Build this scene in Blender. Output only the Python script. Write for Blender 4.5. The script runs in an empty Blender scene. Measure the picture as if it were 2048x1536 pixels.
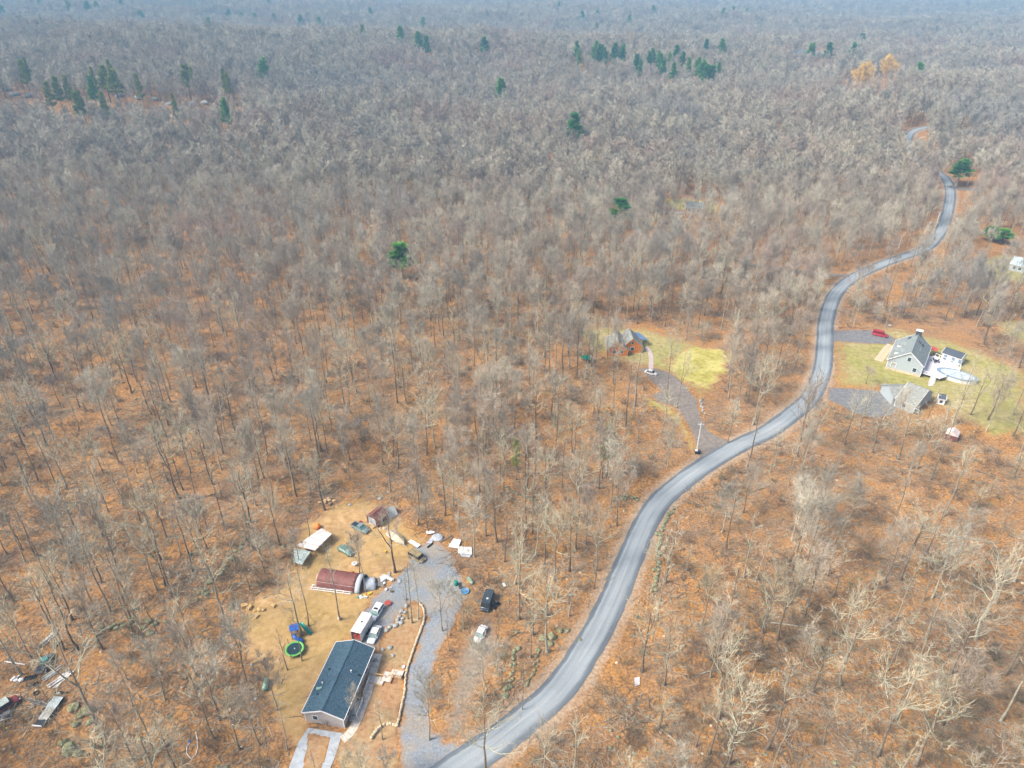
import bpy, bmesh, math, random
import numpy as np
from mathutils import Vector, Matrix

SC = bpy.context.scene
COL = SC.collection
PI = math.pi
rad = math.radians
random.seed(7)

# ------------------------------------------------------------------ camera, world, sun, exposure
CAMH = 120.0
PITCH = rad(30.0)
FPX = 1384.0                      # focal length in pixels of the 2048 wide photograph
cam_d = bpy.data.cameras.new("camera")
cam_d.sensor_width = 36.0
cam_d.lens = FPX / 2048.0 * 36.0
cam_d.clip_start = 1.0
cam_d.clip_end = 20000.0
cam = bpy.data.objects.new("camera", cam_d)
COL.objects.link(cam)
cam.location = (0, 0, CAMH)
cam.rotation_euler = (PI / 2 - PITCH, 0, 0)
SC.camera = cam

world = bpy.data.worlds.new("World")
SC.world = world
world.use_nodes = True
wn = world.node_tree
bg = wn.nodes["Background"]
sky = wn.nodes.new("ShaderNodeTexSky")
sky.sky_type = 'NISHITA'
sky.sun_disc = False
SUN_EL, SUN_AZ = rad(46), rad(250)
sky.sun_elevation = SUN_EL
sky.sun_rotation = SUN_AZ
sky.air_density = 1.0
sky.dust_density = 5.0
sky.ozone_density = 1.0
wn.links.new(sky.outputs[0], bg.inputs[0])
bg.inputs[1].default_value = 0.118

sun_d = bpy.data.lights.new("sun", 'SUN')
sun_d.energy = 2.7
sun_d.angle = rad(18)
sun_d.color = (1.0, 0.93, 0.82)
sun = bpy.data.objects.new("sun", sun_d)
COL.objects.link(sun)
# direction to the sun: sky rotation is measured clockwise from +Y
sd = Vector((math.sin(SUN_AZ) * math.cos(SUN_EL), math.cos(SUN_AZ) * math.cos(SUN_EL), math.sin(SUN_EL)))
sun.rotation_euler = sd.to_track_quat('Z', 'Y').to_euler()

SC.view_settings.view_transform = 'Standard'
SC.view_settings.look = 'None'
SC.view_settings.exposure = 0.90
SC.view_settings.gamma = 1.0
SC.render.engine = 'CYCLES'
SC.cycles.max_bounces = 4
SC.cycles.diffuse_bounces = 2
SC.cycles.glossy_bounces = 2
SC.cycles.transmission_bounces = 2
SC.cycles.transparent_max_bounces = 4
SC.cycles.volume_bounces = 0
SC.cycles.use_denoising = True

# ------------------------------------------------------------------ terrain
def sstep(a, b, x):
    t = np.clip((x - a) / (b - a), 0, 1)
    return t * t * (3 - 2 * t)

LY = np.array([0, 240, 282, 420, 522, 592, 612, 640, 732, 860, 960, 1060, 1200, 1500, 1750, 2000, 2470, 3600, 6000]) * 1.0
LE = np.array([0, 0, 0, 6, 15, 25, 33, 35, 42, 56, 60, 50, 44, 62, 72, 66, 80, 86, 86]) * 1.0
MY = np.array([0, 444, 571, 700, 800, 900, 1000, 1080, 1200, 1350, 1550, 1850, 2200, 2500, 3019, 4200, 6000]) * 1.0
ME = np.array([0, 0, 6, 11, 12, 26, 41, 43, 24, 20, 40, 55, 48, 58, 70, 84, 84]) * 1.0
RY = np.array([0, 420, 480, 528, 582, 700, 780, 860, 1000, 1262, 1600, 2028, 2400, 2800, 3431, 4600, 6000]) * 1.0
RE = np.array([0, 0, 5, 6, 17, 24, 18, 20, 26, 24, 36, 28, 48, 42, 63, 75, 75]) * 1.0

def hgt(x, y):
    x = np.asarray(x, float); y = np.asarray(y, float)
    Y = np.maximum(y, 1.0)
    t = x / (Y + 60)
    l, m, r = np.interp(Y, LY, LE), np.interp(Y, MY, ME), np.interp(Y, RY, RE)
    wl = sstep(-0.05, -0.55, t); wr = sstep(0.05, 0.5, t)
    e = m * (1 - wl - wr) + l * wl + r * wr
    a = sstep(150, 900, Y)
    n = 0.22 * np.sin(x * .11 + 1.3) * np.sin(y * .09 + .4) + 0.15 * np.sin(x * .05 - y * .07)
    n = n * sstep(0, 1, np.hypot((x + 30) / 60, (y - 110) / 50) - .6)
    n = n + a * (4.2 * np.sin(x * .0123 + 2.1 + y * .004) * np.sin(y * .0151 + 1) + 2.2 * np.sin(x * .027 - y * .021) + 1.2 * np.sin(x * .05 + y * .043 + 2))
    n = n * (1 - .8 * sstep(40, 0, np.abs(x - (y * .47 + 5))) * sstep(600, 500, Y))
    return e + n

CP, SP = math.cos(PITCH), math.sin(PITCH)
ZS = np.geomspace(60, 7000, 900)

def P(px, py, e=0.0, z=None):
    """world point where the ray of photo pixel (px, py) meets the terrain raised by e (or the level z)"""
    u = (px - 1024) / FPX; v = (py - 768) / FPX
    dy, dz = CP - v * SP, -(SP + v * CP)
    if z is not None:
        k = (z - CAMH) / dz
        return Vector((u * k, dy * k, z))
    X, Y, Z = u * ZS, dy * ZS, CAMH + dz * ZS
    f = Z - (hgt(X, Y) + e)
    i = int(np.argmax(f < 0)) if (f < 0).any() else len(ZS) - 1
    i = max(i, 1)
    a, b = ZS[i - 1], ZS[i]
    for _ in range(25):
        c = .5 * (a + b)
        if CAMH + dz * c - (float(hgt(u * c, dy * c)) + e) < 0: b = c
        else: a = c
    return Vector((u * c, dy * c, CAMH + dz * c))

def top_height(b, py):
    """height above b whose vertical projects at photo row py"""
    v = (py - 768) / FPX
    D = b.y * (SP + v * CP) / (CP - v * SP)
    return CAMH - D - b.z

def proj(x, y, z):
    D = CAMH - z
    dep = y * CP + D * SP
    return 1024 + FPX * x / dep, 768 + FPX * (D * CP - y * SP) / dep, dep

# ------------------------------------------------------------------ materials
def newmat(name):
    m = bpy.data.materials.new(name); m.use_nodes = True
    nt = m.node_tree; b = nt.nodes["Principled BSDF"]
    return m, nt, b

def N(nt, t, **kw):
    n = nt.nodes.new(t)
    for k, v in kw.items(): setattr(n, k, v)
    return n

def ramp(nt, fac, stops):
    r = N(nt, "ShaderNodeValToRGB")
    el = r.color_ramp.elements
    while len(el) > 1: el.remove(el[-1])
    el[0].position = stops[0][0]; el[0].color = (*stops[0][1], 1)
    for p, c in stops[1:]:
        e = el.new(p); e.color = (*c, 1)
    nt.links.new(fac, r.inputs[0])
    return r.outputs[0]

def noise(nt, scale, detail=4, vec=None, rough=.6):
    n = N(nt, "ShaderNodeTexNoise")
    n.inputs["Scale"].default_value = scale; n.inputs["Detail"].default_value = detail
    n.inputs["Roughness"].default_value = rough
    if vec is not None: nt.links.new(vec, n.inputs["Vector"])
    return n.outputs[0]

def mix(nt, a, b, fac, mode='MIX'):
    m = N(nt, "ShaderNodeMix", data_type='RGBA', blend_type=mode)
    for s, v in ((m.inputs[6], a), (m.inputs[7], b), (m.inputs[0], fac)):
        if hasattr(v, 'is_linked') or isinstance(v, bpy.types.NodeSocket): nt.links.new(v, s)
        elif isinstance(v, (int, float)): s.default_value = v
        else: s.default_value = (*v, 1)
    return m.outputs[2]

def mat(name, col, rough=.7, metal=0.0, var=.25, scale=3.0, bump=0.0, col2=None, spec=.3, stripes=None):
    m, nt, b = newmat(name)
    g = N(nt, "ShaderNodeNewGeometry").outputs["Position"]
    tc = N(nt, "ShaderNodeTexCoord").outputs["Object"]
    f = noise(nt, scale, 5, tc)
    c2 = col2 if col2 else tuple(c * (1 - var) for c in col)
    c1 = tuple(min(1, c * (1 + var * .6)) for c in col) if not col2 else col
    o = ramp(nt, f, [(.35, c2), (.65, c1)])
    if stripes:
        w = N(nt, "ShaderNodeTexWave", wave_type='BANDS', bands_direction=stripes[0])
        w.inputs["Scale"].default_value = stripes[1]
        nt.links.new(tc, w.inputs["Vector"])
        o = mix(nt, o, tuple(c * .6 for c in col), ramp(nt, w.outputs[0], [(0, (.9,) * 3), (.18, (0,) * 3)]))
    nt.links.new(o, b.inputs["Base Color"])
    b.inputs["Roughness"].default_value = rough; b.inputs["Metallic"].default_value = metal
    b.inputs["Specular IOR Level"].default_value = spec
    if bump:
        bn = N(nt, "ShaderNodeBump"); bn.inputs["Strength"].default_value = bump; bn.inputs["Distance"].default_value = .1
        nt.links.new(noise(nt, scale * 4, 4, tc), bn.inputs["Height"]); nt.links.new(bn.outputs[0], b.inputs["Normal"])
    return m

def leaf_color(nt, pos):
    """leaf litter: warm orange brown with greyer, mossy and darker patches"""
    big = noise(nt, .018, 4, pos)
    med = noise(nt, .16, 5, pos)
    fine = noise(nt, 1.6, 6, pos, .75)
    vf = noise(nt, 7.0, 3, pos, .8)
    a = ramp(nt, fine, [(.28, (.10, .050, .018)), (.42, (.31, .150, .046)), (.56, (.47, .245, .082)), (.72, (.62, .39, .165))])
    b = ramp(nt, fine, [(.28, (.09, .052, .030)), (.45, (.26, .145, .072)), (.6, (.38, .23, .122)), (.75, (.55, .385, .235))])
    c = mix(nt, a, b, ramp(nt, med, [(.42, (0,) * 3), (.68, (1,) * 3)]))
    d = mix(nt, c, (.16, .115, .045), ramp(nt, noise(nt, .09, 6, pos), [(.60, (0,) * 3), (.74, (.55,) * 3)]))
    d = mix(nt, d, (.29, .19, .125), ramp(nt, big, [(.5, (0,) * 3), (.68, (.5,) * 3)]))
    d = mix(nt, d, (.20, .15, .115), ramp(nt, noise(nt, .055, 7, pos, .7), [(.54, (0,) * 3), (.68, (.6,) * 3)]))
    d = mix(nt, d, ramp(nt, noise(nt, .4, 6, pos, .8), [(.3, (.74,) * 3), (.7, (1.22,) * 3)]), .8, 'MULTIPLY')
    return mix(nt, d, (.13, .09, .06), ramp(nt, vf, [(.28, (.55,) * 3), (.45, (0,) * 3)]))

m_ground, nt, b = newmat("leaf_litter")
pos = N(nt, "ShaderNodeNewGeometry").outputs["Position"]
nt.links.new(leaf_color(nt, pos), b.inputs["Base Color"])
b.inputs["Roughness"].default_value = .95; b.inputs["Specular IOR Level"].default_value = .1
bn = N(nt, "ShaderNodeBump"); bn.inputs["Strength"].default_value = .6; bn.inputs["Distance"].default_value = .35
nt.links.new(noise(nt, 1.2, 6, pos, .7), bn.inputs["Height"]); nt.links.new(bn.outputs[0], b.inputs["Normal"])

def sheet_mat(name, stops, scale, blend=1.6, stops2=None, scale2=.1, rough=.9, bump=.3):
    """a ground cover that runs out into the leaf litter along its ragged edge (attribute 'edge', metres inside)"""
    m, nt, b = newmat(name)
    pos = N(nt, "ShaderNodeNewGeometry").outputs["Position"]
    a = ramp(nt, noise(nt, scale, 6, pos, .7), stops)
    if stops2:
        a2 = ramp(nt, noise(nt, scale * 1.3, 6, pos, .7), stops2)
        a = mix(nt, a, a2, ramp(nt, noise(nt, scale2, 5, pos), [(.42, (0,) * 3), (.6, (1,) * 3)]))
    at = N(nt, "ShaderNodeAttribute", attribute_name="edge")
    add = N(nt, "ShaderNodeMath", operation='MULTIPLY_ADD')
    nt.links.new(noise(nt, .7, 5, pos), add.inputs[0]); add.inputs[1].default_value = -2.2 * blend
    nt.links.new(at.outputs["Fac"], add.inputs[2])
    mr = N(nt, "ShaderNodeMapRange"); mr.inputs[1].default_value = -1.1 * blend; mr.inputs[2].default_value = 0.1 * blend
    nt.links.new(add.outputs[0], mr.inputs[0])
    nt.links.new(mix(nt, leaf_color(nt, pos), a, mr.outputs[0]), b.inputs["Base Color"])
    b.inputs["Roughness"].default_value = rough; b.inputs["Specular IOR Level"].default_value = .15
    bn = N(nt, "ShaderNodeBump"); bn.inputs["Strength"].default_value = bump; bn.inputs["Distance"].default_value = .15
    nt.links.new(noise(nt, scale * 2, 5, pos, .7), bn.inputs["Height"]); nt.links.new(bn.outputs[0], b.inputs["Normal"])
    return m

m_dirt = sheet_mat("yard_soil", [(.3, (.30, .18, .075)), (.48, (.44, .28, .125)), (.7, (.60, .42, .22))], .55, 1.8,
                   [(.3, (.26, .175, .06)), (.5, (.40, .27, .10)), (.7, (.50, .36, .17))], .06)
m_bed = sheet_mat("rough_bank", [(.3, (.18, .12, .055)), (.5, (.36, .25, .125)), (.72, (.52, .40, .24))], .9, .6,
                  [(.3, (.22, .11, .05)), (.5, (.38, .22, .11)), (.7, (.45, .30, .17))], .15)
m_gravel = sheet_mat("blue_gravel", [(.25, (.135, .15, .17)), (.5, (.235, .265, .30)), (.75, (.36, .40, .44))], 2.2, .9,
                     [(.3, (.19, .17, .15)), (.5, (.30, .275, .245)), (.7, (.42, .37, .30))], .14)
m_lawn = sheet_mat("spring_lawn", [(.3, (.18, .165, .045)), (.5, (.31, .29, .085)), (.72, (.44, .39, .16))], .5, 4.2,
                   [(.3, (.22, .17, .07)), (.5, (.36, .30, .13)), (.7, (.52, .44, .24))], .05)
m_yellow = sheet_mat("mossy_lawn", [(.3, (.20, .175, .03)), (.5, (.36, .32, .065)), (.72, (.50, .44, .17))], .6, 2.2,
                     [(.3, (.30, .30, .05)), (.5, (.50, .45, .14)), (.7, (.62, .52, .30))], .12)
m_asphalt = sheet_mat("drive_asphalt", [(.3, (.13, .13, .133)), (.5, (.18, .182, .187)), (.7, (.25, .25, .25))], .8, .7)
m_browndrive = sheet_mat("old_asphalt", [(.3, (.15, .13, .115)), (.5, (.22, .19, .165)), (.7, (.29, .255, .225))], .9, .5)
m_verge = sheet_mat("road_verge", [(.3, (.24, .165, .105)), (.5, (.38, .275, .185)), (.7, (.52, .41, .30))], 1.6, 1.6)
m_greywood = sheet_mat("bare_track", [(.3, (.16, .125, .09)), (.5, (.26, .205, .15)), (.7, (.36, .30, .235))], 1.5, 2.0)

# road: dark new edges, pale worn centre, tyre streaks along it
m_road, nt, b = newmat("worn_asphalt")
uv = N(nt, "ShaderNodeUVMap").outputs[0]
sep = N(nt, "ShaderNodeSeparateXYZ"); nt.links.new(uv, sep.inputs[0])
pos = N(nt, "ShaderNodeNewGeometry").outputs["Position"]
st = N(nt, "ShaderNodeMapping"); st.inputs["Scale"].default_value = (9.0, .045, 1); nt.links.new(uv, st.inputs[0])
streak = noise(nt, 1.0, 4, st.outputs[0])
sh = N(nt, "ShaderNodeMath", operation='MULTIPLY_ADD'); nt.links.new(noise(nt, .12, 3, pos), sh.inputs[0]); sh.inputs[1].default_value = .16
nt.links.new(sep.outputs[0], sh.inputs[2])
prof = ramp(nt, sh.outputs[0], [(.0, (.15, .175, .205)), (.20, (.19, .225, .26)), (.25, (.42, .465, .49)), (.34, (.35, .40, .435)), (.46, (.39, .44, .475)), (.56, (.45, .49, .515)),
                               (.66, (.37, .42, .455)), (.78, (.41, .45, .48)), (.86, (.36, .41, .44)), (.93, (.23, .265, .30)), (1.0, (.17, .195, .22))])
c = mix(nt, prof, ramp(nt, streak, [(.3, (.45, .45, .45)), (.55, (.75, .75, .75)), (.75, (1, 1, 1))]), .55, 'MULTIPLY')
c = mix(nt, c, ramp(nt, noise(nt, 3, 5, pos, .75), [(.3, (.55,) * 3), (.7, (1,) * 3)]), .35, 'MULTIPLY')
c = mix(nt, c, (.30, .27, .24), ramp(nt, noise(nt, .35, 6, pos), [(.58, (0,) * 3), (.72, (.4,) * 3)]))
nt.links.new(c, b.inputs["Base Color"]); b.inputs["Roughness"].default_value = .85; b.inputs["Specular IOR Level"].default_value = .25

# wood of the bare trees
def tree_mat(name, stops, nscale, zone=.0, zcol=(.45, .315, .26), rough=.95):
    m, nt, b = newmat(name)
    oi = N(nt, "ShaderNodeObjectInfo")
    c = ramp(nt, oi.outputs["Random"], stops)
    if zone:
        f = ramp(nt, noise(nt, .011, 3, oi.outputs["Location"]), [(.54, (0,) * 3), (.66, (zone,) * 3)])
        c = mix(nt, c, zcol, f)
        f = ramp(nt, noise(nt, .006, 3, oi.outputs["Location"]), [(.34, (zone,) * 3), (.46, (0,) * 3)])
        c = mix(nt, c, (.36, .35, .33), f)
    pos = N(nt, "ShaderNodeNewGeometry").outputs["Position"]
    c = mix(nt, c, ramp(nt, noise(nt, nscale, 4, pos), [(.3, (.5,) * 3), (.7, (1.25,) * 3)]), .8, 'MULTIPLY')
    nt.links.new(c, b.inputs["Base Color"]); b.inputs["Roughness"].default_value = rough
    b.inputs["Specular IOR Level"].default_value = .1
    return m
m_bark = tree_mat("bark", [(0, (.16, .125, .095)), (.4, (.25, .205, .155)), (.75, (.36, .32, .245)), (1, (.48, .46, .36))], 1.2)
m_limb = tree_mat("pale_limb", [(0, (.42, .40, .27)), (.35, (.52, .51, .37)), (.7, (.62, .60, .44)), (1, (.46, .43, .33))], .5)
m_limb2 = tree_mat("grey_limb", [(0, (.35, .30, .23)), (.5, (.44, .39, .30)), (1, (.50, .455, .35))], .5)
m_twig = tree_mat("pale_twig", [(0, (.52, .47, .34)), (.5, (.60, .55, .41)), (1, (.46, .41, .32))], .3, .45)
m_twig2 = tree_mat("grey_twig", [(0, (.27, .235, .20)), (.2, (.47, .405, .32)), (.35, (.42, .35, .28)), (.5, (.59, .53, .42)), (.65, (.34, .32, .265)), (.8, (.66, .61, .49)), (.9, (.46, .42, .33)), (1, (.31, .29, .25))], .3, .7)
m_brush = tree_mat("brush_twig", [(0, (.20, .15, .11)), (.5, (.30, .23, .16)), (1, (.26, .25, .15))], .3)
m_needle = tree_mat("pine_needle", [(0, (.06, .22, .06)), (.4, (.10, .30, .06)), (.8, (.17, .38, .07)), (1, (.24, .40, .09))], .6)
m_needle2 = tree_mat("yellow_needle", [(0, (.26, .32, .06)), (1, (.34, .37, .09))], .6)
m_willow = tree_mat("willow_twig", [(0, (.85, .56, .13)), (1, (.88, .62, .20))], .4)

m_roofdark = mat("slate_blue_shingle", (.062, .118, .168), .85, var=.55, scale=3.5, bump=.3, stripes=('Y', 3.0))
m_roofgrey = mat("grey_shingle", (.25, .285, .285), .85, var=.2, scale=1.2, bump=.2, stripes=('Y', 2.2))
m_roofgrey2 = mat("weathered_shingle", (.27, .285, .265), .85, var=.3, scale=1.5, bump=.2)
m_roofblack = mat("dark_shingle", (.075, .09, .115), .85, var=.3, scale=2)
m_siding = mat("grey_siding", (.47, .44, .44), .6, var=.1, stripes=('Z', 4.0))
m_siding_b = mat("pale_blue_siding", (.42, .48, .52), .6, var=.1, stripes=('Z', 3.5))
m_white = mat("white_paint", (.82, .82, .84), .4, var=.06)
m_offwhite = mat("weathered_white", (.70, .69, .68), .6, var=.22, scale=1.5)
m_tanstone = mat("tan_stone", (.62, .50, .36), .9, var=.35, scale=2.5, bump=.4)
m_palestone = mat("pale_stone", (.60, .50, .35), .9, var=.3, scale=3, bump=.4)
m_greystone = mat("grey_stone", (.38, .39, .38), .9, var=.35, scale=3, bump=.4)
m_moss = mat("mossy_stone", (.34, .33, .22), .95, var=.35, scale=2, bump=.5, col2=(.14, .15, .06))
m_conc = mat("concrete", (.40, .44, .48), .85, var=.15, scale=1.0)
m_paver = mat("pinkish_paver", (.66, .60, .52), .85, var=.25, scale=1.5)
m_wood = mat("new_lumber", (.62, .42, .22), .7, var=.2, scale=4)
m_tread = mat("pale_tread", (.60, .55, .50), .8, var=.15, scale=2)
m_oldwood = mat("old_grey_wood", (.46, .46, .43), .85, var=.25, scale=3)
m_oldwood2 = mat("old_brown_wood", (.22, .16, .11), .9, var=.3, scale=3)
m_cedar = mat("orange_log", (.74, .25, .045), .7, var=.3, scale=2, stripes=('Z', 3.0))
m_bluemetal = mat("blue_metal_roof", (.20, .33, .58), .4, .2, var=.15)
m_glass = mat("window_glass", (.04, .075, .10), .08, var=.3, spec=.8)
m_carglass = mat("car_glass", (.10, .22, .22), .08, var=.3, spec=.8)
m_black = mat("black_rubber", (.02, .02, .022), .7, var=.3)
m_dark = mat("dark_metal", (.05, .055, .06), .5, .3, var=.3)
m_steel = mat("galvanised", (.55, .57, .58), .4, .6, var=.15)
m_carwhite = mat("white_car_paint", (.80, .80, .83), .22, var=.03, spec=.6)
m_cargreen = mat("green_car_paint", (.17, .27, .225), .3, .3, var=.1, spec=.6)
m_cargrey = mat("grey_green_paint", (.26, .34, .34), .3, .3, var=.1, spec=.6)
m_carblack = mat("black_car_paint", (.06, .08, .10), .3, .2, var=.2, spec=.6)
m_carred = mat("red_car_paint", (.38, .018, .035), .3, var=.1, spec=.6)
m_cartan = mat("tan_cover", (.30, .24, .13), .8, var=.3, scale=1.5)
m_teal = mat("teal_paint", (.08, .26, .25), .5, var=.2)
m_maroon = mat("maroon_tarp", (.20, .075, .065), .55, var=.28, scale=1.2, bump=.3)
m_maroon_d = mat("dark_maroon_wall", (.16, .022, .022), .7, var=.3)
m_tarp = mat("grey_tarp", (.40, .44, .49), .6, var=.2, scale=1.5, bump=.3)
m_tarpgreen = mat("translucent_panel", (.42, .50, .47), .5, var=.3, scale=2)
m_rust = mat("rusty_white_sheet", (.74, .72, .72), .6, var=.18, scale=1.2, col2=(.62, .54, .50))
m_lime = mat("lime_pad", (.17, .50, .12), .5, var=.1)
m_tmat = mat("trampoline_mat", (.015, .045, .06), .6, var=.2)
m_slidegreen = mat("green_plastic", (.0, .23, .18), .3, var=.1, spec=.6)
m_blue = mat("blue_plastic", (.015, .12, .52), .35, var=.15, spec=.6)
m_skyblue = mat("sky_blue_plastic", (.02, .30, .66), .35, var=.15)
m_orange = mat("orange_plastic", (.85, .25, .05), .45, var=.2)
m_yellowp = mat("yellow_plastic", (.80, .55, .06), .5, var=.2)
m_redp = mat("red_plastic", (.50, .03, .025), .5, var=.2)
m_redbrown = mat("brick_red", (.45, .08, .06), .6, var=.2)
m_palegreen = mat("pale_green_tank", (.28, .46, .36), .5, var=.15)
m_pinkwhite = mat("pinkish_canvas", (.78, .67, .63), .7, var=.12)
m_poolrim = mat("pool_rim", (.22, .31, .42), .5, var=.15)
m_poolcover = mat("pool_cover", (.52, .60, .66), .3, var=.25, scale=.6)
m_brick = mat("chimney_brick", (.07, .085, .10), .9, var=.3)
m_greenc = mat("green_canvas", (.0, .14, .08), .6, var=.2)
m_pole = mat("pole_wood", (.55, .48, .42), .85, var=.2)
m_deck = mat("white_deck", (.70, .66, .68), .6, var=.06)

# ------------------------------------------------------------------ mesh building
class MB:
    def __init__(s): s.v = []; s.f = []
    def add(s, vs, fs):
        o = len(s.v); s.v += [tuple(p) for p in vs]; s.f += [tuple(i + o for i in f) for f in fs]; return s
    def box(s, c, d, rz=0.0, ry=0.0, taper=1.0):
        x, y, z = d[0] / 2, d[1] / 2, d[2] / 2
        M = Matrix.Translation(c) @ Matrix.Rotation(rz, 4, 'Z') @ Matrix.Rotation(ry, 4, 'Y')
        vs = [M @ Vector((a * x * (taper if k > 0 else 1), b_ * y * (taper if k > 0 else 1), k * z)) for k in (-1, 1) for a, b_ in ((-1, -1), (1, -1), (1, 1), (-1, 1))]
        return s.add(vs, [(3, 2, 1, 0), (4, 5, 6, 7), (0, 1, 5, 4), (1, 2, 6, 5), (2, 3, 7, 6), (3, 0, 4, 7)])
    def prism(s, poly, z0, z1):
        n = len(poly)
        vs = [(p[0], p[1], z0 if not callable(z0) else z0(p)) for p in poly] + [(p[0], p[1], z1 if not callable(z1) else z1(p)) for p in poly]
        return s.add(vs, [tuple(range(n - 1, -1, -1)), tuple(range(n, 2 * n))] + [(i, (i + 1) % n, n + (i + 1) % n, n + i) for i in range(n)])
    def slab(s, quad, t):
        q = [Vector(p) for p in quad]; n = (q[1] - q[0]).cross(q[2] - q[0]).normalized()
        if n.z < 0: q = q[::-1]; n = -n
        k = len(q)
        return s.add(q + [p - n * t for p in q], [tuple(range(k)), tuple(range(2 * k - 1, k - 1, -1))] + [((i + 1) % k, i, k + i, k + (i + 1) % k) for i in range(k)])
    def tube(s, pts, rs, k=8, cap=True):
        pts = [Vector(p) for p in pts]; n = len(pts); vs = []
        for i, p in enumerate(pts):
            d = (pts[min(i + 1, n - 1)] - pts[max(i - 1, 0)]).normalized()
            a = d.orthogonal().normalized() if abs(d.z) > .95 else d.cross(Vector((0, 0, 1))).normalized()
            b_ = d.cross(a)
            r = rs[i] if hasattr(rs, '__len__') else rs
            vs += [p + a * (r * math.cos(2 * PI * j / k)) + b_ * (r * math.sin(2 * PI * j / k)) for j in range(k)]
        fs = [(i * k + j, i * k + (j + 1) % k, (i + 1) * k + (j + 1) % k, (i + 1) * k + j) for i in range(n - 1) for j in range(k)]
        if cap: fs += [tuple(range(k - 1, -1, -1)), tuple(range((n - 1) * k, n * k))]
        return s.add(vs, fs)
    def lathe(s, prof, c=(0, 0, 0), k=16, sx=1, sy=1):
        vs = [(c[0] + r * sx * math.cos(2 * PI * j / k), c[1] + r * sy * math.sin(2 * PI * j / k), c[2] + z) for r, z in prof for j in range(k)]
        n = len(prof)
        fs = [(i * k + j, i * k + (j + 1) % k, (i + 1) * k + (j + 1) % k, (i + 1) * k + j) for i in range(n - 1) for j in range(k)]
        fs += [tuple(range(k - 1, -1, -1)), tuple(range((n - 1) * k, n * k))]
        return s.add(vs, fs)
    def blob(s, c, d, rng, rough=.2, sub=1):
        bm = bmesh.new(); bmesh.ops.create_icosphere(bm, subdivisions=sub, radius=1)
        vs = [(c[0] + v.co.x * d[0] * (1 + rng.uniform(-rough, rough)), c[1] + v.co.y * d[1] * (1 + rng.uniform(-rough, rough)), c[2] + v.co.z * d[2] * (1 + rng.uniform(-rough, rough))) for v in bm.verts]
        fs = [tuple(v.index for v in f.verts) for f in bm.faces]; bm.free()
        return s.add(vs, fs)
    def loft(s, secs):
        k = len(secs[0]); n = len(secs)
        vs = [p for sec in secs for p in sec]
        fs = [(i * k + j, i * k + (j + 1) % k, (i + 1) * k + (j + 1) % k, (i + 1) * k + j) for i in range(n - 1) for j in range(k)]
        fs += [tuple(range(k - 1, -1, -1)), tuple(range((n - 1) * k, n * k))]
        return s.add(vs, fs)
    def mesh(s, name, m, smooth=False):
        me = bpy.data.meshes.new(name); me.from_pydata(s.v, [], s.f); me.update()
        bm = bmesh.new(); bm.from_mesh(me); bmesh.ops.recalc_face_normals(bm, faces=bm.faces); bm.to_mesh(me); bm.free()
        if m: me.materials.append(m)
        if smooth: me.polygons.foreach_set("use_smooth", [True] * len(me.polygons))
        return me

def obj(name, me, parent=None, loc=(0, 0, 0), rz=0.0):
    o = bpy.data.objects.new(name, me); COL.objects.link(o)
    o.parent = parent; o.location = loc; o.rotation_euler = (0, 0, rz)
    return o

def part(name, mb, m, parent, smooth=False, label=None):
    o = obj(name, mb.mesh(name, m, smooth), parent)
    if label: o["label"] = label
    return o

LM = []   # landmarks for labels: (phrase, px, py)
def thing(name, label, cat, loc, rz=0.0, group=None, lm=None):
    o = obj(name, None, None, loc, rz); o.empty_display_size = .5
    o["label"] = label; o["category"] = cat
    if group: o["group"] = group
    if lm:
        x, y, _ = proj(*loc); LM.append((lm, x, y))
    return o

def struct(name, me):
    o = obj(name, me); o["kind"] = "structure"; return o

RNG = random.Random(11)
NR = np.random.default_rng(5)

# ------------------------------------------------------------------ ground sheet
ys = [18.0]
while ys[-1] < 5600: ys.append(ys[-1] + max(1.2, ys[-1] * .008))
ys = np.array(ys); ts = np.linspace(-1.25, 1.25, 300)
gx = ts[None, :] * (ys[:, None] + 100); gy = np.repeat(ys[:, None], 300, 1)
gz = hgt(gx, gy)
V = np.stack([gx, gy, gz], -1).reshape(-1, 3)
ny, nx = gx.shape
I = np.arange(ny * nx).reshape(ny, nx)
F = np.stack([I[:-1, :-1], I[:-1, 1:], I[1:, 1:], I[1:, :-1]], -1).reshape(-1, 4)

def np_mesh(name, V, F, m, smooth=True, attrs=None):
    me = bpy.data.meshes.new(name)
    V = np.asarray(V, np.float32); F = np.asarray(F, np.int32)
    k = F.shape[1]
    me.vertices.add(len(V)); me.vertices.foreach_set("co", V.ravel())
    me.loops.add(F.size); me.loops.foreach_set("vertex_index", F.ravel())
    me.polygons.add(len(F)); me.polygons.foreach_set("loop_start", np.arange(0, F.size, k, dtype=np.int32))
    if smooth: me.polygons.foreach_set("use_smooth", np.ones(len(F), bool))
    if m: me.materials.append(m)
    for a, vals in (attrs or {}).items():
        at = me.attributes.new(a, 'FLOAT', 'POINT'); at.data.foreach_set("value", np.asarray(vals, np.float32))
    me.update(); me.validate()
    return me
struct("forest_floor", np_mesh("forest_floor", V, F, m_ground))

# ------------------------------------------------------------------ sheets on the ground
def world_poly(px):
    return np.array([[*P(a, b_)[:2]] for a, b_ in px])

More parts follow.
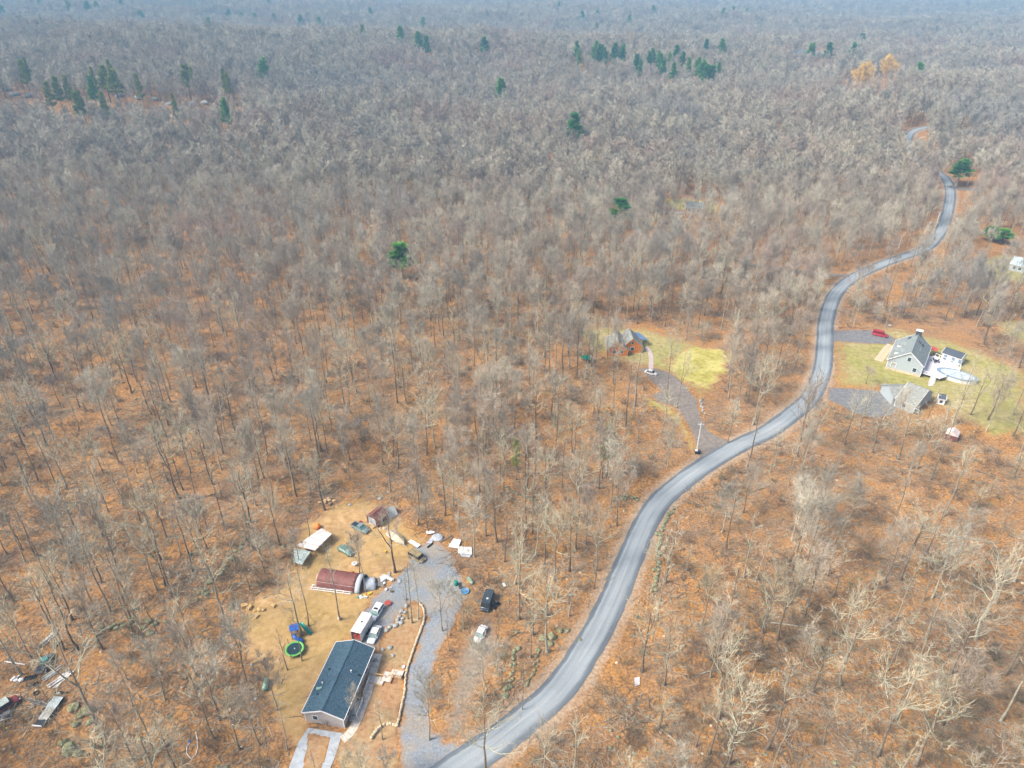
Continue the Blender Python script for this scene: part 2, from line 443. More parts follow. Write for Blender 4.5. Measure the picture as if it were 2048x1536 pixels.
def poly_dist(poly, x, y):
    """signed distance (positive inside) to a polygon"""
    n = len(poly); d = np.full(x.shape, 1e9); ins = np.zeros(x.shape, bool)
    for i in range(n):
        ax, ay = poly[i]; bx, by = poly[(i + 1) % n]
        ex, ey = bx - ax, by - ay
        t = np.clip(((x - ax) * ex + (y - ay) * ey) / (ex * ex + ey * ey + 1e-9), 0, 1)
        d = np.minimum(d, np.hypot(x - ax - t * ex, y - ay - t * ey))
        c = ((ay > y) != (by > y)) & (x < (bx - ax) * (y - ay) / (by - ay + 1e-12) + ax)
        ins ^= c
    return np.where(ins, d, -d)

def wob(x, y, s=1.0):
    return (np.sin(x * 1.1 / s + 2 * np.sin(y * .37 / s)) + np.sin(y * 1.3 / s + 1.7 * np.sin(x * .43 / s)) + .7 * np.sin(x * 2.9 / s + y * 2.3 / s) + .7 * np.sin(x * 2.1 / s - y * 3.1 / s)) / 3.4

CLEAR = []      # (polygon, margin) where no tree stands
def sheet(name, px, m, cell, rag, lift, clear=1.0, wpoly=None):
    poly = world_poly(px) if wpoly is None else np.array(wpoly)
    lo, hi = poly.min(0) - 2, poly.max(0) + 2
    xs = np.arange(lo[0], hi[0], cell); yy = np.arange(lo[1], hi[1], cell)
    X, Y = np.meshgrid(xs, yy)
    D = poly_dist(poly, X, Y) + rag * wob(X, Y, 1.6)
    Z = hgt(X, Y) + lift
    Dc = .25 * (D[:-1, :-1] + D[1:, :-1] + D[:-1, 1:] + D[1:, 1:])
    idx = np.arange(X.size).reshape(X.shape)
    keep = Dc > 0
    F = np.stack([idx[:-1, :-1][keep], idx[:-1, 1:][keep], idx[1:, 1:][keep], idx[1:, :-1][keep]], -1)
    u, inv = np.unique(F, return_inverse=True)
    V = np.stack([X.ravel()[u], Y.ravel()[u], Z.ravel()[u]], -1)
    struct(name, np_mesh(name, V, inv.reshape(F.shape), m, attrs={"edge": D.ravel()[u]}))
    if clear is not None: CLEAR.append((poly, clear))
    return poly

def spline(pts, step=1.5):
    p = np.array(pts, float); out = []
    p = np.vstack([2 * p[0] - p[1], p, 2 * p[-1] - p[-2]])
    for i in range(1, len(p) - 2):
        n = max(2, int(np.linalg.norm(p[i + 1] - p[i]) / step))
        for t in np.linspace(0, 1, n, endpoint=False):
            out.append(.5 * ((2 * p[i]) + (-p[i - 1] + p[i + 1]) * t + (2 * p[i - 1] - 5 * p[i] + 4 * p[i + 1] - p[i + 2]) * t * t + (-p[i - 1] + 3 * p[i] - 3 * p[i + 1] + p[i + 2]) * t ** 3))
    out.append(p[-2])
    return np.array(out)

def ribbon(name, line, half, m, lift, rag=0.0, nacross=9, clear=None, edge=False, crown=0.0):
    d = np.gradient(line, axis=0); d /= np.linalg.norm(d, axis=1)[:, None]
    nrm = np.stack([-d[:, 1], d[:, 0]], -1)
    s = np.concatenate([[0], np.cumsum(np.linalg.norm(np.diff(line, axis=0), axis=1))])
    a = np.linspace(-1, 1, nacross)
    V, E, UV = [], [], []
    for i in range(len(line)):
        for t in a:
            w = half * t + (rag * float(wob(s[i] * 1.0, t * 9, 1.0)) * abs(t) if rag else 0)
            q = line[i] - nrm[i] * w
            V.append((q[0], q[1], float(hgt(q[0], q[1])) + lift + crown * (1 - t * t)))
            E.append(half * (1 - abs(t))); UV.append(((t + 1) / 2, s[i] / 1.0))
    I = np.arange(len(V)).reshape(len(line), nacross)
    F = np.stack([I[:-1, :-1], I[:-1, 1:], I[1:, 1:], I[1:, :-1]], -1).reshape(-1, 4)
    me = np_mesh(name, V, F, m, attrs={"edge": E})
    ul = me.uv_layers.new(name="UVMap"); UV = np.array(UV, np.float32)
    ul.data.foreach_set("uv", UV[F.ravel()].ravel())
    struct(name, me)
    if clear is not None:
        CLEAR.append((np.vstack([line - nrm * half, (line + nrm * half)[::-1]]), clear))

ROADPX = [(690, 1700), (790, 1625), (850, 1582), (916, 1536), (988, 1487), (1048, 1440), (1103, 1394), (1146, 1342), (1170, 1303), (1197, 1258), (1230, 1190), (1252, 1136), (1288, 1054),
          (1320, 1003), (1366, 963), (1419, 925), (1480, 890), (1535, 864), (1584, 828), (1620, 796), (1644, 742), (1650, 682), (1651, 651), (1660, 612), (1676, 582), (1709, 554),
          (1764, 529), (1806, 514), (1850, 497), (1874, 474), (1891, 441), (1900, 402), (1900, 378), (1892, 358), (1868, 340), (1838, 322), (1816, 296), (1819, 270), (1838, 258), (1880, 252)]
road_line = spline([P(a, b_)[:2] for a, b_ in ROADPX], 1.6)
ribbon("road_verge", road_line, 5.6, m_verge, .03, rag=.7, clear=.2)
ribbon("road", road_line, 3.15, m_road, .085, rag=.22, nacross=15, clear=1.5, crown=.06)
for nm, px, py in (("first bend of the road", 1290, 1060), ("lower straight of the road", 1120, 1370), ("S-bend in the road", 1640, 760), ("road near the lower drive", 940, 1520), ("middle of the road", 1480, 890),
                   ("bend below the stone row", 1240, 1170), ("upper road bend", 1670, 590)):
    LM.append((nm, px, py))

# clearing with the ranch house
YARD = [(478, 1235), (500, 1195), (560, 1172), (598, 1125), (585, 1085), (606, 1050), (640, 1024), (676, 1004), (735, 992), (795, 1030), (835, 1068), (872, 1090), (850, 1115), (800, 1150), (765, 1185),
        (745, 1210), (715, 1262), (690, 1310), (640, 1400), (622, 1450), (640, 1475), (600, 1500), (548, 1452), (532, 1385), (498, 1330), (470, 1280)]
sheet("yard", YARD, m_dirt, .4, 1.2, .035, clear=-.5)
sheet("bare_track", [(880, 1470), (895, 1390), (905, 1330), (930, 1260), (985, 1225), (1000, 1290), (990, 1340), (950, 1400), (930, 1480), (900, 1500)], m_greywood, .4, 1.0, .03, clear=-2)
BED = [(846, 1208), (848, 1236), (834, 1280), (820, 1318), (809, 1350), (806, 1385), (797, 1436), (793, 1452), (800, 1520), (790, 1580), (690, 1580), (668, 1500), (700, 1450), (720, 1390), (745, 1340), (757, 1296),
       (778, 1256), (804, 1226), (818, 1208)]
sheet("garden_bank", BED, m_bed, .35, .3, .05, clear=.3)
sheet("gravel_driveway", [(843, 1210), (818, 1206), (802, 1228), (776, 1258), (757, 1300), (700, 1292), (716, 1252), (728, 1222), (742, 1196), (776, 1172), (815, 1132), (822, 1098), (850, 1085), (884, 1082), (905, 1112),
                           (924, 1150), (935, 1186), (924, 1222), (900, 1262), (880, 1302), (862, 1345), (857, 1400), (868, 1462), (890, 1484), (946, 1478), (960, 1500), (900, 1560), (840, 1600), (790, 1600),
                           (798, 1500), (795, 1452), (799, 1436), (808, 1385), (811, 1350), (822, 1318), (836, 1280), (850, 1236)], m_gravel, .33, .7, .07, clear=.0)

# middle property
sheet("lawn", [(1150, 660), (1200, 650), (1290, 655), (1345, 672), (1400, 690), (1470, 706), (1458, 744), (1424, 782), (1396, 800), (1388, 780), (1340, 752), (1300, 738), (1240, 728), (1180, 705)], m_lawn, .6, 1.5, .05, clear=-1)
sheet("mossy_lawn", [(1385, 690), (1440, 698), (1467, 706), (1456, 744), (1424, 776), (1392, 778), (1345, 752), (1330, 725), (1350, 705)], m_yellow, .5, 2.2, .075, clear=0)
sheet("moss_strip", [(1290, 792), (1330, 808), (1352, 820), (1372, 850), (1392, 895), (1382, 900), (1358, 856), (1330, 826), (1295, 812)], m_yellow, .4, .8, .05, clear=0)
sheet("side_drive", [(1276, 738), (1300, 734), (1340, 745), (1372, 770), (1394, 800), (1402, 832), (1414, 858), (1440, 875), (1470, 886), (1440, 905), (1404, 932), (1397, 908), (1384, 868), (1366, 835),
                     (1350, 814), (1312, 802), (1302, 790), (1322, 782), (1296, 756)], m_browndrive, .4, .25, .09, clear=.8)
# property with the cape house
sheet("wide_lawn", [(1668, 676), (1700, 660), (1790, 655), (1850, 668), (1905, 682), (1960, 700), (2060, 745), (2070, 870), (1990, 880), (1950, 856), (1900, 830), (1850, 800), (1780, 780), (1700, 778), (1672, 772)],
      m_lawn, .6, 1.5, .05, clear=-2)
sheet("asphalt_drive", [(1655, 662), (1700, 660), (1740, 660), (1776, 668), (1796, 680), (1780, 690), (1730, 688), (1658, 682)], m_asphalt, .4, .15, .085, clear=1)
sheet("asphalt_apron", [(1655, 775), (1690, 776), (1750, 780), (1785, 786), (1800, 812), (1790, 830), (1755, 838), (1710, 828), (1672, 808), (1652, 800)], m_asphalt, .4, .2, .087, clear=1)
sheet("far_lawn", [(1925, 520), (2000, 508), (2080, 520), (2080, 572), (2000, 565), (1950, 552)], m_lawn, .8, 1.5, .12, clear=-2)
sheet("far_pasture", [(1985, 640), (2080, 640), (2080, 700), (2020, 680), (1990, 662)], m_lawn, .8, 1.5, .08, clear=-2)
ribbon("side_lane", spline([P(a, b_)[:2] for a, b_ in [(1480, 524), (1520, 531), (1560, 540), (1620, 547), (1700, 552)]], 2), 2.3, m_browndrive, .13, clear=1)
ribbon("far_lane", spline([P(a, b_)[:2] for a, b_ in [(1898, 372), (1920, 378), (1960, 380)]], 2), 2.6, m_asphalt, .16, clear=1)
sheet("hill_lawn", [(1330, 398), (1370, 396), (1440, 410), (1436, 428), (1380, 424), (1330, 416)], m_yellow, .8, 1.5, .15, clear=0)

# ------------------------------------------------------------------ gabled buildings
def face_window(root, side, a, z, w, h, L, yl, yr, mf=None, mg=None, n=1, name="window"):
    """window on a wall: side 'x0','x1' (gable ends) or 'l','r'; a = position along the wall"""
    fr, pn = MB(), MB()
    t = .05
    if side in ('x0', 'x1'):
        X = -t / 2 if side == 'x0' else L + t / 2
        fr.box((X, a, z), (t, w + .24, h + .24)); pn.box((X + (-.03 if side == 'x0' else .03), a, z), (t, w, h))
    else:
        Y = yl + t / 2 if side == 'l' else -yr - t / 2
        fr.box((a, Y, z), (w + .24, t, h + .24)); pn.box((a, Y + (.03 if side == 'l' else -.03), z), (w, t, h))
    f = part(name, fr, mf or m_white, root)
    part("pane" if name == "window" else "panel", pn, mg or m_glass, f)
    return f

def gable(name, label, cat, A, B, zr, wl, zl, wr, zrr, wall_m, roof_m, trim=m_white, oh=.35, base=0.0, th=.16, sub=None, lm=None, group=None):
    """A, B: world ends of the ridge; heights above the ground; wl/wr horizontal reach of the left/right slope"""
    A, B = Vector(A[:2]).to_3d(), Vector(B[:2]).to_3d()
    g = min(float(hgt(A.x, A.y)), float(hgt(B.x, B.y))) if sub is None else sub
    d = B - A; L = d.length; rz = math.atan2(d.y, d.x)
    root = thing(name, label, cat, (A.x, A.y, g), rz, lm=lm, group=group)
    # roof slopes
    for s, w, ze in ((1, wl, zl), (-1, wr, zrr)):
        r = part("roof_slope", MB().slab([(0, 0, zr), (L, 0, zr), (L, s * w, ze), (0, s * w, ze)], th), roof_m, root)
        dz = (zr - ze) / math.hypot(w, zr - ze)
        part("gutter", MB().box((L / 2, s * (w + .05), ze - .08), (L + .1, .1, .16)), trim, root)
        for X in (-.03, L + .03):
            part("bargeboard", MB().slab([(X - .05, 0, zr + .03), (X + .05, 0, zr + .03), (X + .05, s * w, ze + .03), (X - .05, s * w, ze + .03)], .24), trim, root)
    part("ridge_cap", MB().box((L / 2, 0, zr + .02), (L, .3, .06)), roof_m, root)
    yl, yr = wl - oh, wr - oh
    hl = zr - (zr - zl) * yl / wl - th; hr = zr - (zr - zrr) * yr / wr - th
    x0, x1 = oh, L - oh
    for X, s in ((x0, -1), (x1, 1)):
        mb = MB(); k = [(X, yl), (X, 0), (X, -yr)]
        a = [(X, yl, base), (X, -yr, base), (X, -yr, hr), (X, 0, zr - th - .02), (X, yl, hl)]
        q = [(p[0] - s * .15, p[1], p[2]) for p in a]
        mb.add(a + q, [(0, 1, 2, 3, 4), (9, 8, 7, 6, 5)] + [(i, (i + 1) % 5, 5 + (i + 1) % 5, 5 + i) for i in range(5)])
        part("gable_wall", mb, wall_m, root)
    part("side_wall", MB().box((L / 2, yl - .075, (hl + base) / 2), (L - 2 * oh - .31, .15, hl - base)), wall_m, root)
    part("side_wall", MB().box((L / 2, -yr + .075, (hr + base) / 2), (L - 2 * oh - .31, .15, hr - base)), wall_m, root)
    for X in (x0, x1):
        for Y in (yl, -yr):
            part("corner_board", MB().box((X, Y, (min(hl, hr) + base) / 2), (.14, .14, min(hl, hr) - base)), trim, root)
    return root, L, yl, yr, x0, x1

# --- ranch house
ra, rb = P(642.8, 1421.8, 4.6), P(708.4, 1279.8, 4.6)
ranch, L, yl, yr, x0, x1 = gable("ranch_house", "long single-storey ranch house with slate-blue shingle roof and white trim in the clearing", "house",
                                 ra, rb, 4.6, 4.15, 3.05, 4.15, 3.05, m_siding, m_roofdark, lm="ranch house")
for a in (3.0, 9.0, 13.0):
    face_window(ranch, 'l', a, 1.7, 1.1, 1.1, L, yl, yr)
for a in (2.6, 6.5, 11.8, 14.2):
    face_window(ranch, 'r', a, 1.7, 1.2, 1.1, L, yl, yr)
w = face_window(ranch, 'r', 4.4, 1.25, .95, 2.05, L, yl, yr, mg=m_offwhite, name="door"); part("handle", MB().box((4.75, -yr - .12, 1.15), (.06, .08, .06)), m_steel, w)
face_window(ranch, 'x0', 1.8, 1.7, .9, 1.0, L - x0, yl, yr).location.x = x0
for n, (px, py), mm, d in (("vent_pipe", (702.5, 1344.5), m_white, .5), ("vent_pipe", (645.0, 1367), m_white, .5), ("roof_vent", (658.5, 1337.3), m_black, .12), ("roof_vent", (717, 1346.5), m_black, .12), ("roof_vent", (634.5, 1386), m_black, .12)):
    q = P(px, py, 3.9) - ranch.location; q = Matrix.Rotation(-ranch.rotation_euler.z, 3, 'Z') @ q
    zz = 4.6 - abs(q.y) * (1.55 / 4.15)
    mb = MB()
    if d == .5: mb.tube([(q.x, q.y, zz - .1), (q.x, q.y, zz + .55)], .09, 8).tube([(q.x, q.y, zz + .5), (q.x, q.y, zz + .62)], .14, 8)
    else: mb.box((q.x, q.y, zz + .06), (.35, .35, .22))
    part(n, mb, mm, ranch)
q = Matrix.Rotation(-ranch.rotation_euler.z, 3, 'Z') @ (P(638.5, 1377, 3.7) - ranch.location)
tp = thing("roof_tarp", "scrap of pale green tarp lying on the ranch roof slope", "tarp", P(638.5, 1377, 3.75), .3)
part("sheet", MB().prism([(-.5, -.3), (.1, -.35), (.55, -.15), (.5, .2), (-.1, .15), (-.35, .3), (-.6, .1)], 0, .25), m_palegreen, tp)
CLEAR.append((np.array([[ra.x, ra.y], [rb.x, rb.y]]), 0)) if False else None

def local_dir(root, x, y, z=0): return root.matrix_basis @ Vector((x, y, z))
# front porch and stair rails of the ranch (east side)
def rail(name, label, pts, h, root=None, m=m_white, lm=None, cat="railing"):
    r = thing(name, label, cat, pts[0], 0)
    for i in range(len(pts) - 1):
        a, b_ = Vector(pts[i]) - r.location, Vector(pts[i + 1]) - r.location
        part("handrail", MB().tube([a + Vector((0, 0, h)), b_ + Vector((0, 0, h))], .05, 6), m, r)
        part("bottom_rail", MB().tube([a + Vector((0, 0, .15)), b_ + Vector((0, 0, .15))], .035, 6), m, r)
        n = max(2, int((b_ - a).length / 1.2))
        for k in range(n + 1):
            p = a.lerp(b_, k / n); part("post", MB().box((p.x, p.y, h / 2), (.09, .09, h)), m, r)
    return r
def ranchpt(x, y, z=0): return ranch.matrix_world @ Vector((x, y, z))
bpy.context.view_layer.update()
po = thing("front_porch", "small wooden front porch landing beside the south end of the ranch house", "porch", ranchpt(4.4, -yr - .9), ranch.rotation_euler.z)
part("platform", MB().box((0, 0, .35), (3.0, 1.5, .12)), m_oldwood, po)
for sx in (-1.4, 1.4):
    for sy in (-.65, .65): part("post", MB().box((sx, sy, .15), (.12, .12, .3)), m_oldwood, po)
for k in range(3): part("step", MB().box((-1.8 - .3 * k, 0, .25 - .1 * k), (.3, 1.3, .08)), m_oldwood, po)
rail("porch_railing", "white railing along the ranch porch at the house corner", [ranchpt(2.6, -yr - 1.6, .1), ranchpt(5.9, -yr - 1.6, .1), ranchpt(5.9, -yr - .2, .1)], 1.35)
rail("walk_railing", "white railing by the walkway midway along the ranch house", [ranchpt(7.4, -yr - 1.1, 0), ranchpt(10.6, -yr - 1.1, 0)], 1.3)

def flat_sheet(name, px, m, lift):
    w_ = world_poly(px); c = w_.mean(0)
    me = MB().add([(p[0], p[1], float(hgt(*p)) + lift) for p in w_], [tuple(range(len(w_)))]).mesh(name, m)
    struct(name, me); CLEAR.append((w_, .5))
# concrete walkway (pavers are parts), patio
def pavers(name, pts, half, m, n_across, lift=.08, gap=.04, kind="structure", step=1.0):
    line = spline([P(a, b_)[:2] for a, b_ in pts], step)
    d = np.gradient(line, axis=0); d /= np.linalg.norm(d, axis=1)[:, None]; nr = np.stack([-d[:, 1], d[:, 0]], -1)
    base = MB(); n = len(line)
    root = obj(name, None, None, (float(line[0][0]), float(line[0][1]), float(hgt(*line[0])))); root["kind"] = "structure"
    for i in range(n - 1):
        for k in range(n_across):
            t0, t1 = -1 + 2 * k / n_across, -1 + 2 * (k + 1) / n_across
            c = (line[i] + line[i + 1]) / 2
            q = [line[i] + nr[i] * t0 * half, line[i + 1] + nr[i + 1] * t0 * half, line[i + 1] + nr[i + 1] * t1 * half, line[i] + nr[i] * t1 * half]
            cc = sum(q) / 4
            q = [cc + (p - cc) * (1 - gap) for p in q]
            zl = RNG.uniform(-.01, .012)
            mb = MB().prism([(p[0] - root.location.x, p[1] - root.location.y) for p in q], lambda p: float(hgt(p[0] + root.location.x, p[1] + root.location.y)) - root.location.z, lambda p: float(hgt(p[0] + root.location.x, p[1] + root.location.y)) - root.location.z + lift + zl)
            part("paver", mb, m, root)
    CLEAR.append((np.vstack([line - nr * half, (line + nr * half)[::-1]]), .6))
pavers("walkway", [(757, 1308), (749, 1334), (742, 1360), (735, 1388), (728, 1406), (719, 1430), (709, 1452), (699, 1468), (684, 1480)], .85, m_paver, 1, .1, .06, step=1.1)
flat_sheet("patio", [(617, 1456), (685, 1467), (668, 1520), (650, 1560), (640, 1600), (555, 1600), (578, 1536), (597, 1485)], m_conc, .09)
sheet("patio_soil", [(617, 1466), (660, 1475), (655, 1500), (642, 1540), (632, 1600), (600, 1600), (605, 1536), (612, 1500)], m_bed, .25, .15, .115, clear=.2)

# steps from the drive down to the walkway
def stone_run(name, label, pts, n_rows, size, m, lm=None, step=.55, cat="wall", jitter=.12, h0=.0):
    line = spline([P(a, b_)[:2] for a, b_ in pts], step)
    root = thing(name, label, cat, (float(line[0][0]), float(line[0][1]), float(hgt(*line[0]))), 0, lm=lm)
    protos = []
    for k in range(5):
        protos.append(MB().blob((0, 0, 0), (size * .62, size * .48, size * .36), RNG, .2, 1).mesh("stone", m))
    cnt = 0
    for i in range(len(line) - 1):
        ang = math.atan2(*(line[i + 1] - line[i])[::-1])
        for r in range(n_rows):
            if cnt >= 290: break
            p = line[i] + NR.normal(0, jitter, 2)
            o = obj("stone", RNG.choice(protos), root, (p[0] - root.location.x, p[1] - root.location.y, float(hgt(*p)) - root.location.z + size * .26 + r * size * .5 + h0), ang + RNG.uniform(-.3, .3))
            o.scale = (RNG.uniform(.8, 1.25),) * 3; cnt += 1
    return root
stone_run("retaining_wall", "low wall of pale stones curving beside the gravel drive", [(838, 1208), (846, 1216), (849, 1236), (841, 1262), (828, 1298), (813, 1344), (809, 1385), (799, 1434), (794, 1452)], 2, .5, m_palestone, lm="pale stone wall by the drive", step=.42, jitter=.03)
stone_run("garden_wall", "short curved wall of pale stones below the planted bank", [(793, 1453), (776, 1449), (762, 1455), (750, 1467), (741, 1482)], 2, .6, m_palestone, lm="short curved garden wall", step=.46, jitter=.03)
stone_run("rubble_row", "row of grey boulders and slabs edging the parking area", [(817, 1214), (804, 1228), (790, 1242), (780, 1254), (772, 1266)], 1, 1.0, m_greystone, lm="grey rubble row", step=.9, jitter=.3)
stone_run("slab_row", "second shorter row of grey slabs next to the parking rubble", [(806, 1238), (796, 1250), (786, 1260)], 1, .95, m_greystone, step=.9, jitter=.25)
st = thing("garden_steps", "zigzag wooden garden steps with pale treads leading from the drive to the walkway", "steps", P(775, 1352), 0, lm="zigzag garden steps")
def stepflight(a, b_, n, half, z0, z1):
    A, B = P(*a) - st.location, P(*b_) - st.location
    d = (B - A); d.z = 0; u = d.normalized(); w = Vector((-u.y, u.x, 0))
    for k in range(n):
        c = A.lerp(B, (k + .5) / n); l = d.length / n * .9
        part("tread", MB().box((c.x, c.y, z0 + (z1 - z0) * (k + .5) / n), (l, 2 * half, .12), math.atan2(u.y, u.x)), m_tread, st)
    for s in (-1, 1):
        p, q = A + w * (s * (half + .07)), B + w * (s * (half + .07))
        zt = 1.0 if s > 0 else .12
        part("stringer", MB().slab([(p.x, p.y, z0 + .1), (q.x, q.y, z1 + .1), (q.x, q.y, z1 - .3), (p.x, p.y, z0 - .3)], .08), m_wood, st)
        if s > 0:
            part("handrail", MB().tube([(p.x, p.y, z0 + .8), (q.x, q.y, z1 + .8)], .08, 6), m_wood, st)
            for k in range(4):
                c = p.lerp(q, k / 3); zc = z0 + (z1 - z0) * k / 3; part("post", MB().box((c.x, c.y, zc + .35), (.1, .1, .95)), m_wood, st)
stepflight((742, 1359), (768, 1365), 4, .75, .15, .3)
stepflight((806, 1354), (782, 1348), 5, .75, .75, .4)
stepflight((780, 1346), (771, 1366), 1, .95, .36, .36)
CLEAR.append((world_poly([(735, 1335), (812, 1335), (812, 1375), (735, 1375)]), 0))

# ------------------------------------------------------------------ vehicles
def car(name, label, c, f, Lm, W, H, paint, kind="sedan", group=None, cat="car", lm=None, hood=.26, tail=.2, glass=None, roofm=None, sunroof=False, top=None):
    """c: photo pixel of the middle on the ground, f: pixel of the nose"""
    C0, F0 = P(*c), P(*f); d = F0 - C0; rz = math.atan2(d.y, d.x)
    r = thing(name, label, cat, C0, rz, group=group, lm=lm)
    h, w = Lm / 2, W / 2
    g0 = .22; belt = .58 * H if kind not in ('box',) else .55 * H
    def sec(x, wx, z0, z1, rr=.12):
        return [(x, -wx, z0 + .1), (x, -wx * .98, z1 - rr), (x, -wx * .84, z1), (x, wx * .84, z1), (x, wx * .98, z1 - rr), (x, wx, z0 + .1), (x, wx * .9, z0), (x, -wx * .9, z0)]
    nb = belt * .86
    body = MB().loft([sec(-h, w * .84, g0 + .12, nb * .96), sec(-h + .18, w * .97, g0, belt * .99), sec(-h * .5, w, g0, belt), sec(h * .25, w, g0, belt), sec(h * (1 - hood * 1.3), w * .99, g0, belt * .97), sec(h - .35, w * .95, g0, nb * .93), sec(h, w * .80, g0 + .12, nb * .76)])
    b0 = part("body", body, paint, r, True)
    cx0 = -h + (.12 if kind in ('box', 'suv') else Lm * tail * .55); cx1 = h - Lm * hood
    if kind == 'pickup': cx0 = -h + Lm * .42
    rb_ = .12 if kind in ('box',) else (.35 if kind == 'suv' else .75)
    rf = .25 if kind == 'box' else .7
    if kind == 'pickup': rb_ = .1
    ww, wt = w * .93, w * .78 if kind != 'box' else w * .88
    gl = MB().loft([[(cx0, -ww, belt - .05), (cx0, ww, belt - .05), (cx1 + .12, ww, belt - .05), (cx1 + .12, -ww, belt - .05)],
                    [(cx0 + rb_, -wt, H - .05), (cx0 + rb_, wt, H - .05), (cx1 - rf, wt, H - .05), (cx1 - rf, -wt, H - .05)]])
    part("windows", gl, glass or m_carglass, r)
    rt = wt + .03
    part("roof", MB().prism([(cx0 + rb_ - .03, -rt), (cx1 - rf + .03, -rt * .97), (cx1 - rf + .03, rt * .97), (cx0 + rb_ - .03, rt)], H - .055, H + .015), roofm or paint, r)
    for s in (-1, 1):
        for xa, xb in ((cx0 + rb_ * .6, cx0 + rb_ + .02), ((cx0 + cx1) / 2, (cx0 + cx1) / 2), (cx1 - .02, cx1 - rf + .02)):
            part("pillar", MB().tube([(xa if xa != cx0 + rb_ * .6 else cx0 + .03, s * (ww - .0), belt - .05), (xb, s * (wt + .01), H - .04)], .045, 4), paint, r)
        part("headlight", MB().box((h - .12, s * w * .62, nb * .72), (.2, .32, .16)), m_offwhite, r)
        part("taillight", MB().box((-h + .03, s * w * .68, nb * .82), (.1, .28, .16)), m_redp, r)
        part("mirror", MB().box((cx1 - .25, s * (w + .1), belt + .03), (.16, .2, .14)), paint, r)
        for X in (-h * .62, h * .64):
            t = part("wheel", MB().tube([(X, s * (w - .2), .33), (X, s * (w + .01), .33)], .335, 14), m_black, r)
            part("rim", MB().tube([(X, s * (w + .0), .33), (X, s * (w + .03), .33)], .19, 10), m_steel, t)
    if sunroof: part("sunroof", MB().box((cx1 - rf - .55, 0, H + .02), (.5, W * .5, .02)), m_black, r)
    if kind == 'pickup':
        part("bed_floor", MB().box((-h + Lm * .215, 0, belt + .004), (Lm * .37, W * .74, .03)), m_dark, r)
        for s in (-1, 1): part("bed_rail", MB().box((-h + Lm * .21, s * w * .88, belt + .06), (Lm * .4, .14, .16)), paint, r)
        part("tailgate", MB().box((-h + .06, 0, belt - .12), (.1, W * .82, .4)), paint, r)
    if top: part("roof_patch", MB().box((top[0], top[1], H + .03), (top[2], top[3], .03)), m_white, r)
    return r
car("parked_suv", "white SUV with dark sunroof parked furthest up the drive beside the trailer", (753, 1228), (743.5, 1243), 4.6, 1.9, 1.65, m_carwhite, "suv", sunroof=True, lm="white SUV with sunroof", hood=.24)
car("parked_car", "white sedan with teal windshield next to the enclosed trailer", (749, 1272), (740.5, 1290), 4.7, 1.85, 1.42, m_carwhite, lm="white sedan beside the trailer")
car("parked_car", "white two-door car alone among leaves beneath bare trees", (961, 1271), (951, 1290), 4.6, 1.8, 1.38, m_carwhite, lm="white car among the leaves")
car("parked_car", "dull green sedan with silver windshield on the bare dirt yard", (692, 1104), (706, 1112), 4.7, 1.8, 1.42, m_cargreen, glass=mat("pale_glass", (.45, .58, .52), .1, var=.2, spec=.8), lm="green sedan")
car("pickup_truck", "dark green pickup with light cab parked below the maroon shed", (721, 1059), (737, 1067), 5.2, 1.9, 1.7, m_cargrey, "pickup", cat="pickup", hood=.24, lm="green pickup")
car("covered_car", "boxy car under tan leaf-strewn cover at the gravel's upper end", (834, 1117), (848, 1125), 4.6, 1.9, 1.75, m_cartan, "box", lm="tan covered car", glass=m_dark, hood=.2)
car("black_van", "black box-shaped SUV with white patch on its roof in the leaves", (975, 1208), (969, 1226), 5.2, 2.1, 2.1, m_carblack, "box", cat="suv", top=(.3, .1, .4, .4), lm="black SUV", glass=m_dark, hood=.12)
car("red_truck", "dark red boxy SUV on the asphalt drive by the cape house", (1759, 672), (1772, 675), 5.6, 2.1, 2.15, m_carred, "box", cat="suv", hood=.25, lm="red SUV", glass=mat("dark_red_glass", (.16, .01, .02), .3))
car("parked_car", "dark car with white panels beneath trees at the log house drive", (1302, 748), (1309, 750), 4.6, 1.8, 1.5, m_offwhite, cat="car", lm="car by the log house", glass=m_dark)
car("old_pickup", "derelict brown pickup with teal cab in the junk area", (91, 1330), (100, 1314), 5.0, 1.9, 1.65, mat("faded_brown_paint", (.20, .19, .17), .6, var=.3), "pickup", cat="pickup", hood=.25, roofm=m_teal, glass=m_teal, lm="derelict pickup")
car("old_truck", "red and white wrecked truck at the edge of the junk area", (8, 1418), (30, 1404), 5.6, 2.0, 1.8, mat("faded_red_paint", (.24, .05, .05), .6, var=.3), "box", cat="truck", hood=.25, roofm=m_tarpgreen, glass=m_dark, lm="wrecked truck")
# quad bike beside the black suv
q = thing("quad_bike", "dark quad bike standing against the black SUV", "quad bike", P(991, 1212), 1.0)
part("body", MB().loft([[(-.8, -.3, .5), (-.8, .3, .5), (-.8, .3, .8), (-.8, -.3, .8)], [(0, -.22, .45), (0, .22, .45), (0, .22, .95), (0, -.22, .95)], [(.8, -.35, .5), (.8, .35, .5), (.8, .35, .85), (.8, -.35, .85)]]), m_dark, q)
part("seat", MB().box((-.2, 0, .98), (.7, .3, .12)), m_black, q); part("handlebar", MB().tube([(.35, -.4, 1.15), (.35, .4, 1.15)], .03, 6), m_steel, q)
for X in (-.65, .65):
    for s in (-1, 1): part("wheel", MB().tube([(X, s * .35, .3), (X, s * .6, .3)], .3, 12), m_black, q)

